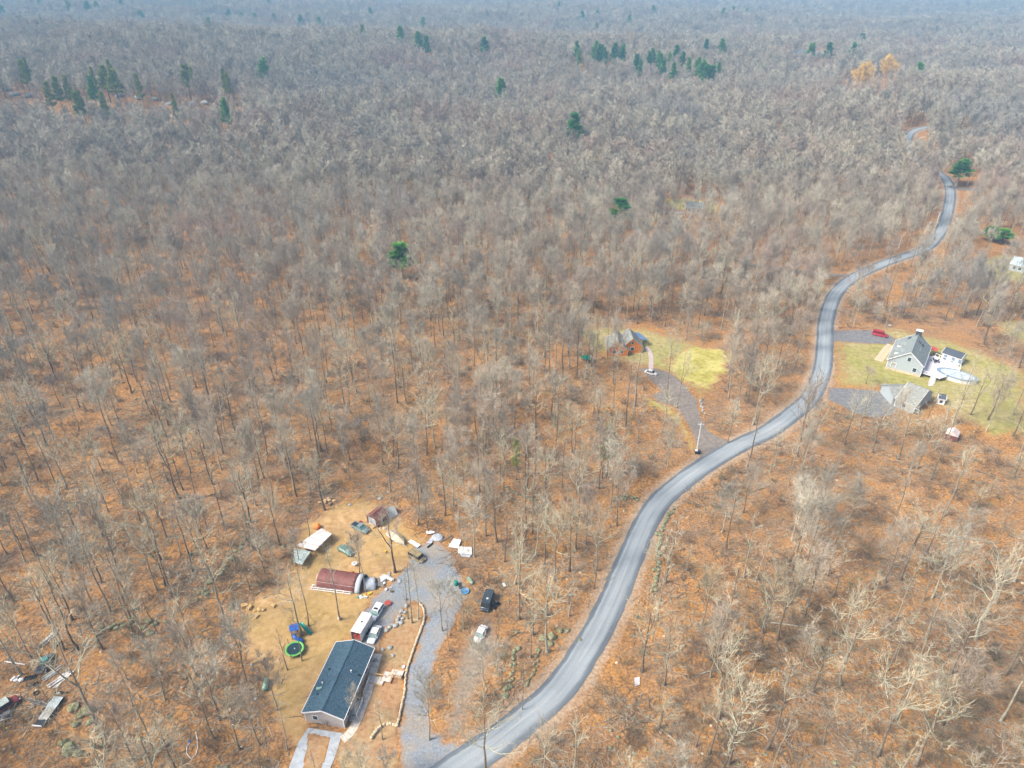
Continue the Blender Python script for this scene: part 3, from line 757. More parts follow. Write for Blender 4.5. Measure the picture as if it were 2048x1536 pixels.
# enclosed white trailer with open rear
A, B = P(748, 1233, 0), P(714, 1290, 0)
d = (B - A); C0 = P(725.5, 1264)
tr = thing("cargo_trailer", "white enclosed cargo trailer with its rear open, parked behind the ranch", "trailer", C0, math.atan2(P(710, 1294).y - P(742, 1240).y, P(710, 1294).x - P(742, 1240).x), lm="white cargo trailer")
Lt, Wt, Ht = 5.4, 2.3, 2.5
for s in (-1, 1): part("side_wall", MB().box((0, s * (Wt / 2 - .03), .5 + Ht / 2 - .05), (Lt, .06, Ht - .1)), m_offwhite, tr)
part("roof", MB().loft([[(X, -Wt / 2, .45 + Ht), (X, -Wt / 4, .45 + Ht + .09), (X, Wt / 4, .45 + Ht + .09), (X, Wt / 2, .45 + Ht), (X, Wt / 2 - .02, .40 + Ht), (X, -Wt / 2 + .02, .40 + Ht)] for X in (-Lt / 2, Lt / 2)]), m_white, tr)
part("front_wall", MB().box((-Lt / 2 + .03, 0, .5 + Ht / 2 - .05), (.06, Wt - .12, Ht - .1)), m_offwhite, tr)
part("floor", MB().box((0, 0, .5), (Lt, Wt - .12, .1)), m_oldwood2, tr)
part("load", MB().box((Lt / 2 - .8, .1, 1.0), (1.0, 1.5, .9)).box((Lt / 2 - .5, -.4, 1.5), (.6, .7, .6)), m_redbrown, tr)
part("ramp_door", MB().slab([(Lt / 2, -1.05, .5), (Lt / 2, 1.05, .5), (Lt / 2 + 1.3, 1.05, .05), (Lt / 2 + 1.3, -1.05, .05)], .06), m_oldwood, tr)
part("roof_vent", MB().box((-.1, .1, .45 + Ht + .13), (.36, .36, .12)), m_dark, tr)
part("tongue", MB().tube([(-Lt / 2, 0, .45), (-Lt / 2 - 1.1, 0, .45)], .06, 6), m_dark, tr)
for X in (-.5, .4):
    for s in (-1, 1): part("wheel", MB().tube([(X, s * (Wt / 2 - .02), .34), (X, s * (Wt / 2 + .2), .34)], .34, 14), m_black, tr)

# maroon quonset tent
A, B = P(638, 1170), P(725, 1184)
C0 = P(682, 1176); C0 = Vector((C0.x, C0.y + 1.6, float(hgt(C0.x, C0.y))))
qt = thing("arched_tent", "long arched shelter under a maroon tarp with pale end cloth on the dirt yard", "shelter", C0, math.atan2(B.y - A.y, B.x - A.x), lm="maroon arched shelter")
def arch(mb, x0, x1, R, Hh, n=12, th=.05, a0=0.0, sag=0.0, nx=6, seed=3):
    rr = random.Random(seed); secs = []
    for i in range(nx + 1):
        X = x0 + (x1 - x0) * i / nx
        o = [(X, -R * math.cos(a0 + (PI - 2 * a0) * j / n), Hh * math.sin(a0 + (PI - 2 * a0) * j / n) + (0 if i % 2 else -sag) + rr.uniform(-.02, .02)) for j in range(n + 1)]
        k = [(p[0], p[1] * (1 - th / R), p[2] * (1 - th / Hh)) for p in o]
        secs.append(o + k[::-1])
    return mb.loft(secs)
Lq = 10.4
part("tarp", arch(MB(), -Lq / 2, Lq / 2 - 1.1, 2.6, 2.7, sag=.05, nx=9), m_maroon, qt, True)
part("end_cloth", arch(MB(), Lq / 2 - 1.1, Lq / 2 + .1, 2.66, 2.76, nx=2), m_tarp, qt, True)
for X in np.linspace(-Lq / 2 - .25, Lq / 2, 7): part("hoop", MB().tube([(X, -2.52 * math.cos(PI * j / 10), 2.62 * math.sin(PI * j / 10)) for j in range(11)], .05, 6), m_steel, qt)
for z in (.4, 1.5): part("purlin", MB().tube([(-Lq / 2 - .3, -2.55 * math.cos(math.asin(z / 2.65)), z), (Lq / 2, -2.55 * math.cos(math.asin(z / 2.65)), z)], .05, 6), m_steel, qt)
CL2 = C0
# grey second cover at its east end
C1 = P(741, 1170)
g2 = thing("grey_cover", "light grey tarpaulin cover bulging at the end of the maroon shelter", "tarp", C1, .2)
part("cover", arch(MB(), -1.5, 1.2, 1.9, 1.7, sag=.16, nx=5, seed=9), m_tarp, g2, True)
part("panel", MB().slab([(1.9, -1.7, 1.2), (3.2, -1.4, .2), (3.0, .6, .2), (1.9, .8, 1.4)], .06), mat("cream_panel", (.62, .55, .45), .7), g2)
# long white frame lying along the tent
a = P(620, 1180); b_ = P(718, 1192)
lf = thing("steel_frame", "long white ladder-like frame lying in front of the maroon shelter", "frame", a, math.atan2(b_.y - a.y, b_.x - a.x))
Lf = (b_ - a).length
for y in (0, .55, 1.2): part("rail", MB().box((Lf * .42, y, .3 + .1 * y), (Lf * .84, .14, .14)), m_white, lf)
for X in np.linspace(.2, Lf * .8, 7): part("rung", MB().box((X, .6, .3), (.1, 1.2, .1)), m_offwhite, lf)
# low poly tarps/trash near tent
def heap(name, label, px, py, cols, n, spread, size, cat="pile", seed=1, lm=None):
    rr = random.Random(seed); r = thing(name, label, cat, P(px, py), 0, lm=lm)
    for i in range(n):
        x, y = rr.gauss(0, spread[0] * .5), rr.gauss(0, spread[1] * .5)
        s = size * rr.uniform(.5, 1.3)
        mb = MB()
        if rr.random() < .5: mb.box((x, y, s * .3), (s * rr.uniform(.6, 1.6), s * rr.uniform(.4, 1), s * .6), rr.uniform(0, 3), rr.uniform(-.3, .3))
        else: mb.blob((x, y, s * .3), (s * .6, s * .45, s * .35), rr, .25)
        part("item", mb, rr.choice(cols), r)
    return r
heap("white_goods_pile", "pile of white and pale green junk beside the gravel parking", 773, 1160, [m_white, m_offwhite, m_tarpgreen, m_white, m_tarp], 12, (2.6, 2.0), 1.2, seed=2, lm="white junk pile")
heap("scrap_pile", "scatter of dark and silver scrap next to the white junk pile", 767, 1174, [m_dark, m_steel, m_offwhite], 9, (2.2, 1.0), .5, seed=3)
heap("tarp_bundle", "crumpled white and teal bundle at the foot of the shelter", 721, 1196, [m_white, m_teal, m_offwhite], 5, (1.5, .6), .9, seed=4)
heap("toy_pile", "red and yellow bits heaped at the shelter corner", 735, 1190, [m_redp, m_yellowp, m_redp, m_yellowp], 5, (.8, .6), .6, seed=5)

# white sheet roofed lean-to and translucent panels
def open_shed(name, label, quad, h, roofm, lm=None, legm=m_oldwood2, sub="roof_sheet", cat="shed", strips=4):
    q = [P(a, b_, h) for a, b_ in quad]; c = sum(q, Vector()) / 4
    g = float(hgt(c.x, c.y)); r = thing(name, label, cat, (c.x, c.y, g), 0, lm=lm)
    q = [p - r.location for p in q]
    for k in range(strips):
        a, b2 = k / strips, (k + 1) / strips - .012
        lo = [q[0].lerp(q[1], a), q[0].lerp(q[1], b2), q[3].lerp(q[2], b2), q[3].lerp(q[2], a)]
        dz = Vector((0, 0, RNG.uniform(-.03, .05)))
        part(sub, MB().slab([p + dz for p in lo], .05), roofm, r)
    for p in q:
        p2 = p * .93; part("leg", MB().box((p2.x, p2.y, p.z / 2 - .06), (.12, .12, max(.1, p.z - .14))), legm, r)
    return r
sh1 = open_shed("lean_to", "low lean-to roofed with rusty white sheets at the yard's wooded edge", [(593, 1091), (643, 1056), (664, 1067), (630, 1101)], 2.2, m_rust, lm="white sheet-roofed lean-to")
heap("stored_junk", "dark junk stored beneath the white sheet roof", 628, 1092, [m_dark, m_oldwood2, m_redbrown, m_offwhite], 8, (2.5, 1.6), .9, seed=8)
open_shed("greenhouse_frame", "flat grey-green panel shelter joined to the lean-to's near side", [(588, 1096), (622, 1103), (604, 1130), (587, 1124)], 1.6, m_tarpgreen, lm="grey-green panel shelter")
LMB = thing("round_tank", "orange rounded tank behind the lean-to", "tank", P(635, 1056), 0)
part("tank", MB().lathe([(.2, 0), (.75, .15), (.95, .6), (.75, 1.0), (.25, 1.2)], k=14), m_orange, LMB, True); part("lid", MB().lathe([(.2, 1.18), (.2, 1.3)], k=10), m_yellowp, LMB)
# maroon shed
ra2, rb2 = P(742, 1031, 3.3), P(765, 1013, 3.3)
sh2, L2, yl2, yr2, xx0, xx1 = gable("storage_shed", "maroon gambrel-style shed with pale grey doors at the top of the yard", "shed", ra2, rb2, 3.4, 1.9, 2.3, 1.9, 2.3, m_maroon_d, m_maroon, trim=m_oldwood2, oh=.15, lm="maroon shed")
dr = face_window(sh2, 'x0', 0, 1.15, 2.2, 2.0, L2, yl2, yr2, mf=m_offwhite, mg=m_tarp, name="door")
dr.location.x = xx0
part("handle", MB().box((-.12, .2, 1.1), (.05, .05, .3)), m_dark, dr)
g3 = thing("shed_tarp", "pale grey tarp tent standing behind the maroon shed", "tarp", P(776, 1030), .6)
part("canopy", MB().add([(-2.2, -1.6, .2), (2.2, -1.6, .2), (2.2, 1.6, .2), (-2.2, 1.6, .2), (-1.8, 0, 2.6), (1.9, 0, 2.4)], [(0, 1, 5, 4), (2, 3, 4, 5), (1, 2, 5), (3, 0, 4), (0, 3, 2, 1)]), mat("pale_grey_tarp", (.52, .56, .56), .6, var=.2), g3)
heap("lumber_scraps", "orange lumber scraps lying in front of the maroon shed", 757, 1056, [m_wood, m_tread, m_wood], 9, (2.2, .8), .7, seed=12)
# covered boat on trailer
bt = thing("covered_boat", "boat on a trailer under a beige cover beneath the pale fuzzy tree", "boat", P(793, 1080), -.75, lm="beige covered boat")
part("hull", MB().loft([[(X, -w_, .7), (X, -w_ * .6, .3), (X, w_ * .6, .3), (X, w_, .7), (X, w_, 1.1), (X, -w_, 1.1)] for X, w_ in ((-2.9, 1.0), (-1, 1.15), (1, 1.1), (2.3, .6), (3.1, .08))]), m_offwhite, bt)
part("cover", MB().loft([[(X, -w_, 1.08), (X, w_, 1.08), (X, 0, 1.08 + hh)] for X, w_, hh in ((-2.9, 1.05, .3), (-1, 1.2, .75), (1, 1.15, .8), (2.3, .65, .4), (3.1, .1, .1))]), mat("beige_canvas", (.55, .46, .34), .8), bt)
for s in (-1, 1): part("wheel", MB().tube([(-.8, s * 1.0, .3), (-.8, s * 1.2, .3)], .3, 12), m_black, bt)
part("trailer_tongue", MB().tube([(2.5, 0, .3), (4.3, 0, .3)], .06, 6), m_steel, bt)
def flat_panel(name, label, quad, m, e=.25, t=.12, cat="panel", lm=None, legs=False):
    q = [P(a, b_, e) for a, b_ in quad]; c = sum(q, Vector()) / 4
    r = thing(name, label, cat, (c.x, c.y, float(hgt(c.x, c.y))), 0, lm=lm)
    q = [p - r.location for p in q]
    part("board", MB().slab(q, t), m, r)
    part("rim", MB().tube([p * 1.01 for p in q] + [q[0] * 1.01], .05, 4), m_offwhite, r)
    for p in q: part("foot", MB().box((p.x * .9, p.y * .9, max(.05, (e - t) / 2)), (.12, .12, max(.08, e - t))), m_oldwood2, r)
    return r
flat_panel("utility_trailer_bed", "long narrow whitish board lying right of the covered boat", [(816, 1083), (822, 1079), (841, 1090), (835, 1095)], m_rust, .4)
flat_panel("mattress", "white panel leaning slantwise left of the larger white sheet", [(897, 1093), (907, 1077), (922, 1080), (916, 1096)], m_white, .5, .2, lm="slanted white panel")
flat_panel("tarp_sheet", "larger creased white sheet at the edge of the leaves", [(917, 1093), (943, 1094), (944, 1108), (916, 1106)], m_offwhite, .6, .3, lm="creased white sheet")
flat_panel("tarp_sheet", "smaller grey-white sheet just below the creased white one", [(921, 1108), (942, 1109), (940, 1114), (923, 1113)], m_tarp, .3, .1)
flat_panel("grey_sheet", "crumpled light grey sheet beside the round grey lid", [(853, 1085), (862, 1075), (868, 1078), (862, 1087)], m_tarp, .3)
rl = thing("round_lid", "round grey-blue lid lying above the gravel's end", "lid", P(875, 1076), 0, lm="round grey lid")  # grey lid lying flat on the ground
part("disc", MB().lathe([(1.45, .1), (1.5, .25), (1.1, .42), (.2, .5)], k=20), m_tarp, rl, True); part("centre", MB().lathe([(.7, .44), (.6, .53)], k=14), m_conc, rl)
lg = thing("black_roll", "short black roll lying by the round grey lid", "roll", P(860, 1092), .9); part("roll", MB().tube([(-.9, 0, .2), (.9, 0, .2)], .22, 8), m_black, lg)
sb = thing("small_boat", "small teal and white skiff at a dark trunk beyond the lid", "boat", P(861, 1067), 0)
part("hull", MB().loft([[(X, -w_, .5), (X, -w_ * .5, .1), (X, w_ * .5, .1), (X, w_, .5)] for X, w_ in ((-1, .5), (0, .6), (1.1, .1))]), m_white, sb); part("seat", MB().box((-.2, 0, .45), (.25, .9, .05)), m_teal, sb)
# items right of the gravel
bk = thing("bicycle_rack", "silver metal rack with bikes at the gravel's east side", "rack", P(905, 1150), .4, lm="silver bike rack")
for k in range(5):
    X = -.9 + .45 * k
    part("bar", MB().tube([(X, -.5, 0), (X, -.5, 1.1), (X, .5, 1.1), (X, .5, 0)], .05, 6), m_steel, bk)
part("base_rail", MB().box((0, -.5, .05), (2.2, .08, .08)).box((0, .5, .05), (2.2, .08, .08)), m_steel, bk)
def barrel(name, label, px, py, m, r=.42, h=.95, cat="barrel", rz=0):
    b0 = thing(name, label, cat, P(px, py), rz)
    part("body", MB().lathe([(r * .92, 0), (r, .08), (r, h * .33), (r * 1.05, h * .35), (r, h * .37), (r, h * .66), (r * 1.05, h * .68), (r, h * .7), (r, h - .06), (r * .93, h)], k=14), m, b0, True)
    part("lid", MB().lathe([(r * .8, h), (r * .78, h + .03)], k=12), m, b0)
    return b0
barrel("barrel", "dark green barrel below the silver bike rack", 912, 1170, m_slidegreen, .5, 1.2)
barrel("barrel", "olive black barrel between the green barrel and the blue pool", 921, 1176, m_dark, .4, .9)
wp = thing("paddling_pool", "bright blue round plastic tub near the gravel's east edge", "tub", P(930, 1184), 0, lm="bright blue tub")
part("basin", MB().lathe([(.8, .0), (.95, .35), (.98, .38), (.88, .38), (.75, .1), (.1, .08)], k=18), m_skyblue, wp, True); part("toy", MB().blob((.1, .1, .35), (.35, .3, .25), RNG), m_skyblue, wp)
bn_ = thing("garden_bench", "pale green weathered bench among the leaves right of the bike rack", "bench", P(939, 1164), -.95)
part("seat", MB().box((0, 0, .45), (2.2, .45, .06)), m_palegreen, bn_); part("backrest", MB().box((0, .25, .75), (2.2, .06, .35)), m_palegreen, bn_)
for X in (-.95, .95): part("leg", MB().box((X, 0, .21), (.08, .4, .42)), m_oldwood, bn_)
flat_panel("white_chair", "small white plastic frame alone in the leaves above the black SUV", [(1004, 1167), (1008, 1165), (1012, 1172), (1008, 1174)], m_white, .4, .15, cat="frame", lm="small white frame")
flat_panel("white_board", "white board lying alone in the leaves right of the lower road", [(1269, 1356), (1279, 1354), (1279, 1369), (1270, 1373)], mat("pinkish_board", (.72, .68, .68), .7), .15, .08, cat="board", lm="lone white board")

# playground
ps = thing("play_tower", "wooden play tower with blue canopy beside the pale yard tree", "playset", P(592, 1272), .35, lm="play tower")
for X in (-.8, .8):
    for Y in (-.8, .8): part("post", MB().box((X, Y, 1.45), (.12, .12, 2.9)), m_wood, ps)
part("platform", MB().box((0, 0, 1.4), (1.7, 1.7, .12)), m_oldwood2, ps)
part("canopy", MB().add([(-.95, -.95, 2.7), (.95, -.95, 2.7), (.95, .95, 2.7), (-.95, .95, 2.7), (-.95, 0, 3.35), (.95, 0, 3.35)], [(0, 1, 5, 4), (2, 3, 4, 5), (1, 2, 5), (3, 0, 4), (3, 2, 1, 0)]), m_blue, ps)
part("tube_slide", MB().tube([(-.3, -.9, 1.5), (-.1, -1.5, 1.3), (.4, -1.9, .9), (1.0, -1.9, .55), (1.2, -2.3, .35)], [.42, .42, .4, .38, .38], 10), m_blue, ps, True)
for k in range(5): part("rung", MB().box((-.95, -.3, .25 + .27 * k), (.06, .6, .05)), m_wood, ps)
part("swing_beam", MB().tube([(.8, .7, 2.3), (3.2, 3.2, 2.4)], .09, 6), m_wood, ps)
for s in (-1, 1): part("swing_leg", MB().tube([(3.2, 3.2, 2.4), (3.2 + s * 1.0, 3.2 - s * 1.0, 0)], .07, 6), m_wood, ps)
sl = thing("green_slide", "teal green wavy slide on the dirt beside the play tower", "slide", P(612, 1262), math.atan2(P(619, 1264).y - P(604, 1253).y, P(619, 1264).x - P(604, 1253).x), lm="green slide")
sx = [(-1.7, 1.45), (-1.1, 1.25), (-.4, .95), (.3, .72), (1.0, .42), (1.7, .22)]
part("chute", MB().loft([[(X, -.4, z + .22), (X, -.33, z + .22), (X, -.28, z + .03), (X, .28, z + .03), (X, .33, z + .22), (X, .4, z + .22), (X, .36, z - .03), (X, -.36, z - .03)] for X, z in sx]), m_slidegreen, sl, True)
for s in (-.3, .3): part("leg", MB().box((-1.5, s, .65), (.08, .08, 1.3)), m_wood, sl)
tp_ = thing("trampoline", "round trampoline with lime green pad and dark mat on the dirt yard", "trampoline", P(590.5, 1303), .4, lm="trampoline")
part("pad", MB().lathe([(1.52, .86), (1.5, .92), (1.93, .92), (1.95, .86)], k=32), m_lime, tp_, True)
part("jumping_mat", MB().lathe([(1.5, .87), (1.5, .895), (.05, .88)], k=32), m_tmat, tp_)
part("logo", MB().box((0, .05, .905), (.1, .34, .012)).box((.06, -.12, .905), (.14, .08, .012)), m_white, tp_)
for k in range(6):
    a = 2 * PI * k / 6
    part("leg", MB().tube([(1.8 * math.cos(a), 1.8 * math.sin(a), 0), (1.8 * math.cos(a), 1.8 * math.sin(a), .88)], .05, 6), m_steel, tp_)
    part("net_pole", MB().tube([(1.98 * math.cos(a), 1.98 * math.sin(a), .3), (2.0 * math.cos(a), 2.0 * math.sin(a), 2.4)], .045, 6), m_dark, tp_)
pt = thing("gas_tank", "pale green capsule-shaped gas tank at the yard's lower west edge", "tank", P(532.5, 1373), rad(97), lm="pale green gas tank")
part("tank", MB().tube([(-1.35, 0, .75), (-1.2, 0, .75), (-1.0, 0, .75), (1.0, 0, .75), (1.2, 0, .75), (1.35, 0, .75)], [.15, .42, .52, .52, .42, .15], 14), m_palegreen, pt, True)
for X in (-.8, .8): part("foot", MB().box((X, 0, .14), (.2, .8, .28)), m_conc, pt)
part("dome", MB().lathe([(.2, 1.2), (.18, 1.4), (.05, 1.45)], k=10), m_palegreen, pt)
fp = thing("fire_pit", "orange round tub standing on the gravel parking", "tub", P(776, 1209), 0, lm="orange tub on the gravel")
part("bowl", MB().lathe([(.35, 0), (.65, .35), (.7, .55), (.6, .55), (.3, .2)], k=16), m_orange, fp, True); part("rim", MB().lathe([(.68, .54), (.74, .58), (.66, .6)], k=16), m_redbrown, fp)
bl = thing("yard_ball", "white ball at the foot of the thin yard trunk", "ball", P(679, 1238), 0); part("ball", MB().lathe([(.08, .02), (.3, .15), (.38, .36), (.3, .6), (.08, .74)], k=12), m_white, bl, True); part("stand", MB().lathe([(.3, 0), (.2, .05)], k=10), m_dark, bl)
tb = thing("round_table", "small round silver table between the green sedan and the shelter", "table", P(709.5, 1131), 0)
part("tabletop", MB().lathe([(.65, .7), (.68, .73), (.64, .76)], k=18), m_offwhite, tb); part("dish", MB().lathe([(.15, .76), (.3, .86)], k=10), m_steel, tb)
for k in range(4): part("leg", MB().tube([(.2 * math.cos(k * PI / 2), .2 * math.sin(k * PI / 2), .7), (.55 * math.cos(k * PI / 2), .55 * math.sin(k * PI / 2), 0)], .04, 6), m_steel, tb)
fb = thing("orange_kayak", "orange-red kayak behind the maroon shelter", "kayak", P(707, 1147), -.15); part("hull", MB().loft([[(X, -w_, .3), (X, 0, .05), (X, w_, .3), (X, 0, .42)] for X, w_ in ((-1.3, .03), (-.6, .33), (.5, .33), (1.3, .03))]), m_orange, fb, True); part("seat", MB().box((0, 0, .42), (.5, .3, .04)), m_black, fb)
for nm, lb, px, py, mm in (("yellow_bucket", "small yellow bucket on the dirt yard", 770, 1105, m_yellowp), ("gas_can", "small red can behind the green pickup", 721, 1045, m_redp), ("garden_pot", "small stone pot at the gravel island's tip", 811, 1200, m_greystone), ("plant_pot", "dark pot with pale rim on the gravel", 783, 1184, m_oldwood2), ("salt_bucket", "small white bucket on the gravel by the scrap", 772, 1181, m_white), ("white_pail", "white pail on the stone wall above the steps", 807, 1336, m_white)):
    b0 = thing(nm, lb, "bucket" if "pot" not in nm else "pot", P(px, py), 0)
    part("body", MB().lathe([(.25, 0), (.34, .5), (.30, .5), (.2, .1)], k=12), mm, b0, True); part("handle", MB().tube([(-.32, 0, .5), (0, 0, .75), (.32, 0, .5)], .02, 5), m_steel, b0)
heap("brush_pile", "pile of cut branches and yellow wood by the upper woods", 650, 1003, [m_wood, m_oldwood2, m_yellowp, m_wood], 12, (3.0, 1.2), .8, seed=21, lm="yellow brush pile")
heap("dug_soil", "mound of pale dug soil and roots at the yard's west side", 502, 1222, [mat("pale_soil", (.55, .38, .17), .95)], 10, (3.2, 1.4), 1.1, seed=22, cat="mound", lm="pale soil mound")

# ------------------------------------------------------------------ junk area lower left
lt = thing("lumber_trailer", "long flat trailer loaded with pale blue-grey boards in the junk area", "trailer", P(99, 1427), math.atan2(P(121, 1396).y - P(77, 1455).y, P(121, 1396).x - P(77, 1455).x), lm="board-laden trailer")
Ll = (P(121, 1396) - P(77, 1455)).length
part("frame", MB().box((0, 0, .5), (Ll, 1.9, .14)), m_dark, lt)
for k in range(6):
    w_ = 1.9 / 6
    part("plank", MB().box((RNG.uniform(-.3, .3), -0.95 + w_ * (k + .5), .66 + RNG.uniform(0, .05)), (Ll * .55, w_ * .9, .1)), m_oldwood, lt)
for k in range(5):
    part("plank", MB().box((Ll * .3, -.8 + .4 * k, .82), (Ll * .38, .36, .08), RNG.uniform(-.02, .02)), mat("bluish_board", (.50, .58, .60), .7) if k == 0 else bpy.data.materials["bluish_board"], lt)
for X in (-.6, .5):
    for s in (-1, 1): part("wheel", MB().tube([(X, s * 1.0, .33), (X, s * 1.2, .33)], .33, 12), m_black, lt)
part("tailboard", MB().box((-Ll / 2, 0, .8), (.1, 1.9, .35)), m_white, lt)
def ladder(name, label, a, b_, w, e=.3):
    A, B = P(*a, e), P(*b_, e); L_ = (B - A).length
    r = thing(name, label, "ladder", (A.x, A.y, A.z - e), math.atan2(B.y - A.y, B.x - A.x))
    for s in (-1, 1): part("rail", MB().box((L_ / 2, s * w / 2, e + .05), (L_, .08, .1)), m_steel, r)
    for X in np.arange(.3, L_, .42): part("rung", MB().box((X, 0, e + .05), (.07, w, .05)), m_steel, r)
ladder("ladder", "aluminium ladder lying across from the board-laden trailer", (55, 1398), (101, 1414), .6, .35)
def planks(name, label, a, b_, n, w, m, seed, e=.25, lm=None, fan=.06):
    A, B = P(*a), P(*b_); L_ = (B - A).length; rr = random.Random(seed)
    r = thing(name, label, "lumber pile", A.lerp(B, .5), math.atan2(B.y - A.y, B.x - A.x), lm=lm)
    for k in range(n):
        l = L_ * rr.uniform(.55, 1.0)
        part("plank", MB().box(((L_ - l) * rr.uniform(-.5, .5), -w / 2 + w * (k + .5) / n, .08 + rr.uniform(0, e)), (l, w / n * .8, .1), rr.uniform(-fan, fan)), m, r, label=None)
planks("lumber_pile", "stack of long grey boards farthest up in the junk area", (75, 1299), (120, 1258), 5, 1.3, m_oldwood, 3, lm="upper grey board stack", fan=.02)
planks("lumber_pile", "grey weathered boards lying just below the derelict pickup", (84, 1362), (126, 1334), 5, 1.3, m_oldwood, 4, lm="middle board pile")
planks("lumber_pile", "jumble of white and pink pipes and boards right of the tyres", (98, 1378), (148, 1340), 7, 1.8, m_offwhite, 5, lm="white pipe jumble", fan=.16)
planks("lumber_pile", "loose white posts at the bottom edge of the wrecked truck", (-6, 1442), (26, 1432), 4, 1.0, m_offwhite, 6, fan=.12)
pp = thing("drain_pipe", "single white pipe lying alone above the tyres", "pipe", P(10, 1324), 0); B_ = P(51, 1330) - pp.location
part("pipe", MB().tube([(0, 0, .15), B_ + Vector((0, 0, .15))], .13, 8), m_offwhite, pp)
def tyre(label, px, py, n=1, tilt=False):
    r = thing("rubber_ring", label, "tyre", P(px, py), 0)
    for k in range(n):
        c = (0 + .5 * k, .1 * k, .15)
        part("tyre", MB().add([((.42 + .14 * math.cos(b2)) * math.cos(a) + c[0], (.42 + .14 * math.cos(b2)) * math.sin(a) + c[1], .14 * math.sin(b2) + c[2]) for a in np.linspace(0, 2 * PI, 17)[:-1] for b2 in np.linspace(0, 2 * PI, 7)[:-1]],
                              [(i * 6 + j, i * 6 + (j + 1) % 6, ((i + 1) % 16) * 6 + (j + 1) % 6, ((i + 1) % 16) * 6 + j) for i in range(16) for j in range(6)]), m_black, r, True)
tyre("pair of old black tyres by the white heap in the junk area", 55, 1357, 3)
tyre("single black tyre left of the middle board pile", 72, 1369, 1)
tyre("single dark green tyre above the ladder", 73, 1387, 1)
heap("white_heap", "small heap of white bags left of the tyres", 31, 1359, [m_white, m_offwhite], 5, (1.0, .8), .8, seed=31, lm="white bag heap")
heap("engine_parts", "dark wheelbarrow-like scrap with a white drum by the trailer", 116, 1386, [m_dark, m_offwhite, m_dark], 6, (1.8, .6), .8, seed=32)
heap("rusty_scrap", "rust-brown scrap left of the board-laden trailer", 82, 1405, [m_oldwood2, m_rust, m_oldwood2], 6, (1.8, .8), .5, seed=33)
heap("metal_scrap", "grey and blue scrap at the wrecked truck's near side", 10, 1436, [m_tarp, m_steel, m_dark, m_oldwood, m_blue], 8, (1.8, .7), .8, seed=34)
heap("low_scrap", "yellow and green scrap at the junk area's lowest corner", 22, 1455, [m_yellowp, m_moss, m_dark, m_moss, m_oldwood2], 7, (2.4, .8), .45, seed=36)
heap("teal_crate_pile", "small teal crates above the upper part of the derelict pickup", 114, 1292, [m_teal, m_tarp], 4, (.8, .6), .7, seed=36)
hs = thing("garden_hose", "pale looped hose on the ground at the bottom edge", "hose", P(388, 1500), 0)
part("hose", MB().tube([(P(388 + dx, 1500 + dy) - hs.location) + Vector((0, 0, .1)) for dx, dy in ((4, -36), (7, -20), (8, -4), (3, 12), (-6, 18), (-14, 8), (-14, -6), (-8, -14))], .09, 6), m_offwhite, hs)
part("nozzle", MB().tube([(P(380, 1486) - hs.location) + Vector((0, 0, .1)), (P(378, 1482) - hs.location) + Vector((0, 0, .15))], .14, 6), m_blue, hs)

# ------------------------------------------------------------------ cape house property
th_ = rad(55.5); ax = Vector((math.cos(th_), math.sin(th_), 0)); lf_ = Vector((-ax.y, ax.x, 0))
E0 = P(1771, 716.5, 4.0)
A = Vector((E0.x, E0.y, 0)) - lf_ * 7.2
B = A + ax * 19.0
cape, L, yl, yr, x0, x1 = gable("cape_house", "pale blue-grey cape house with dormers, gable towards the asphalt apron", "house", A, B, 8.6, 6.6, 3.9, 5.2, 4.3, m_siding_b, m_roofgrey, lm="cape house", th=.2)
face_window(cape, 'x0', -.1, 5.7, 1.1, 1.5, L - x0, yl, yr, mf=m_white).location.x = x0
face_window(cape, 'x0', 4.2, 2.3, 1.5, 1.5, L - x0, yl, yr, mg=m_greystone).location.x = x0
face_window(cape, 'x0', -2.6, 2.2, 1.2, 1.4, L - x0, yl, yr).location.x = x0
for a in (4, 9, 14): face_window(cape, 'r', a, 2.5, 1.3, 1.4, L, yl, yr)
for a in (3, 8, 12, 16): face_window(cape, 'l', a, 1.9, 1.3, 1.4, L, yl, yr)
face_window(cape, 'r', 6.5, 1.5, 1.8, 2.2, L, yl, yr, name="patio_door")
part("foundation", MB().box((x0 - .12, (yl - yr) / 2, .35), (.2, yl + yr, .9)), m_tanstone, cape)
for a in (4.8, 11.0):   # dormers
    zc = 6.3
    w0, yb, yf = 1.5, 1.2, 5.2
    part("dormer_wall", MB().add([(a - w0, yf, 4.9), (a + w0, yf, 4.9), (a + w0, yf, 6.4), (a, yf, 7.3), (a - w0, yf, 6.4), (a - w0, yb, 6.4), (a + w0, yb, 6.4)], [(0, 1, 2, 3, 4), (0, 4, 5), (1, 6, 2)]), m_white, cape)
    for s in (-1, 1):
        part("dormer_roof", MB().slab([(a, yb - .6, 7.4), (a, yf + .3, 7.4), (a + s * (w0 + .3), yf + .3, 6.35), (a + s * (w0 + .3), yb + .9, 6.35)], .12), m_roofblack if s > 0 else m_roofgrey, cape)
    wf = part("dormer_window", MB().box((a, yf + .03, 5.75), (1.3, .06, 1.1)), m_white, cape); part("pane", MB().box((a, yf + .06, 5.75), (1.0, .06, .85)), m_glass, wf)
for a, dy in ((13.2, 1.3), (13.2, 2.5)):
    z = 8.6 - (4.3 / 5.2) * dy
    part("skylight", MB().slab([(a - .9, -dy + .4, z + .42), (a + .9, -dy + .4, z + .42), (a + .9, -dy - .4, z - .24), (a - .9, -dy - .4, z - .24)], .08), m_glass, cape)
part("skylight", MB().slab([(15.5, 2.0, 7.35), (17.2, 2.0, 7.35), (17.2, 2.9, 6.7), (15.5, 2.9, 6.7)], .08), m_glass, cape)
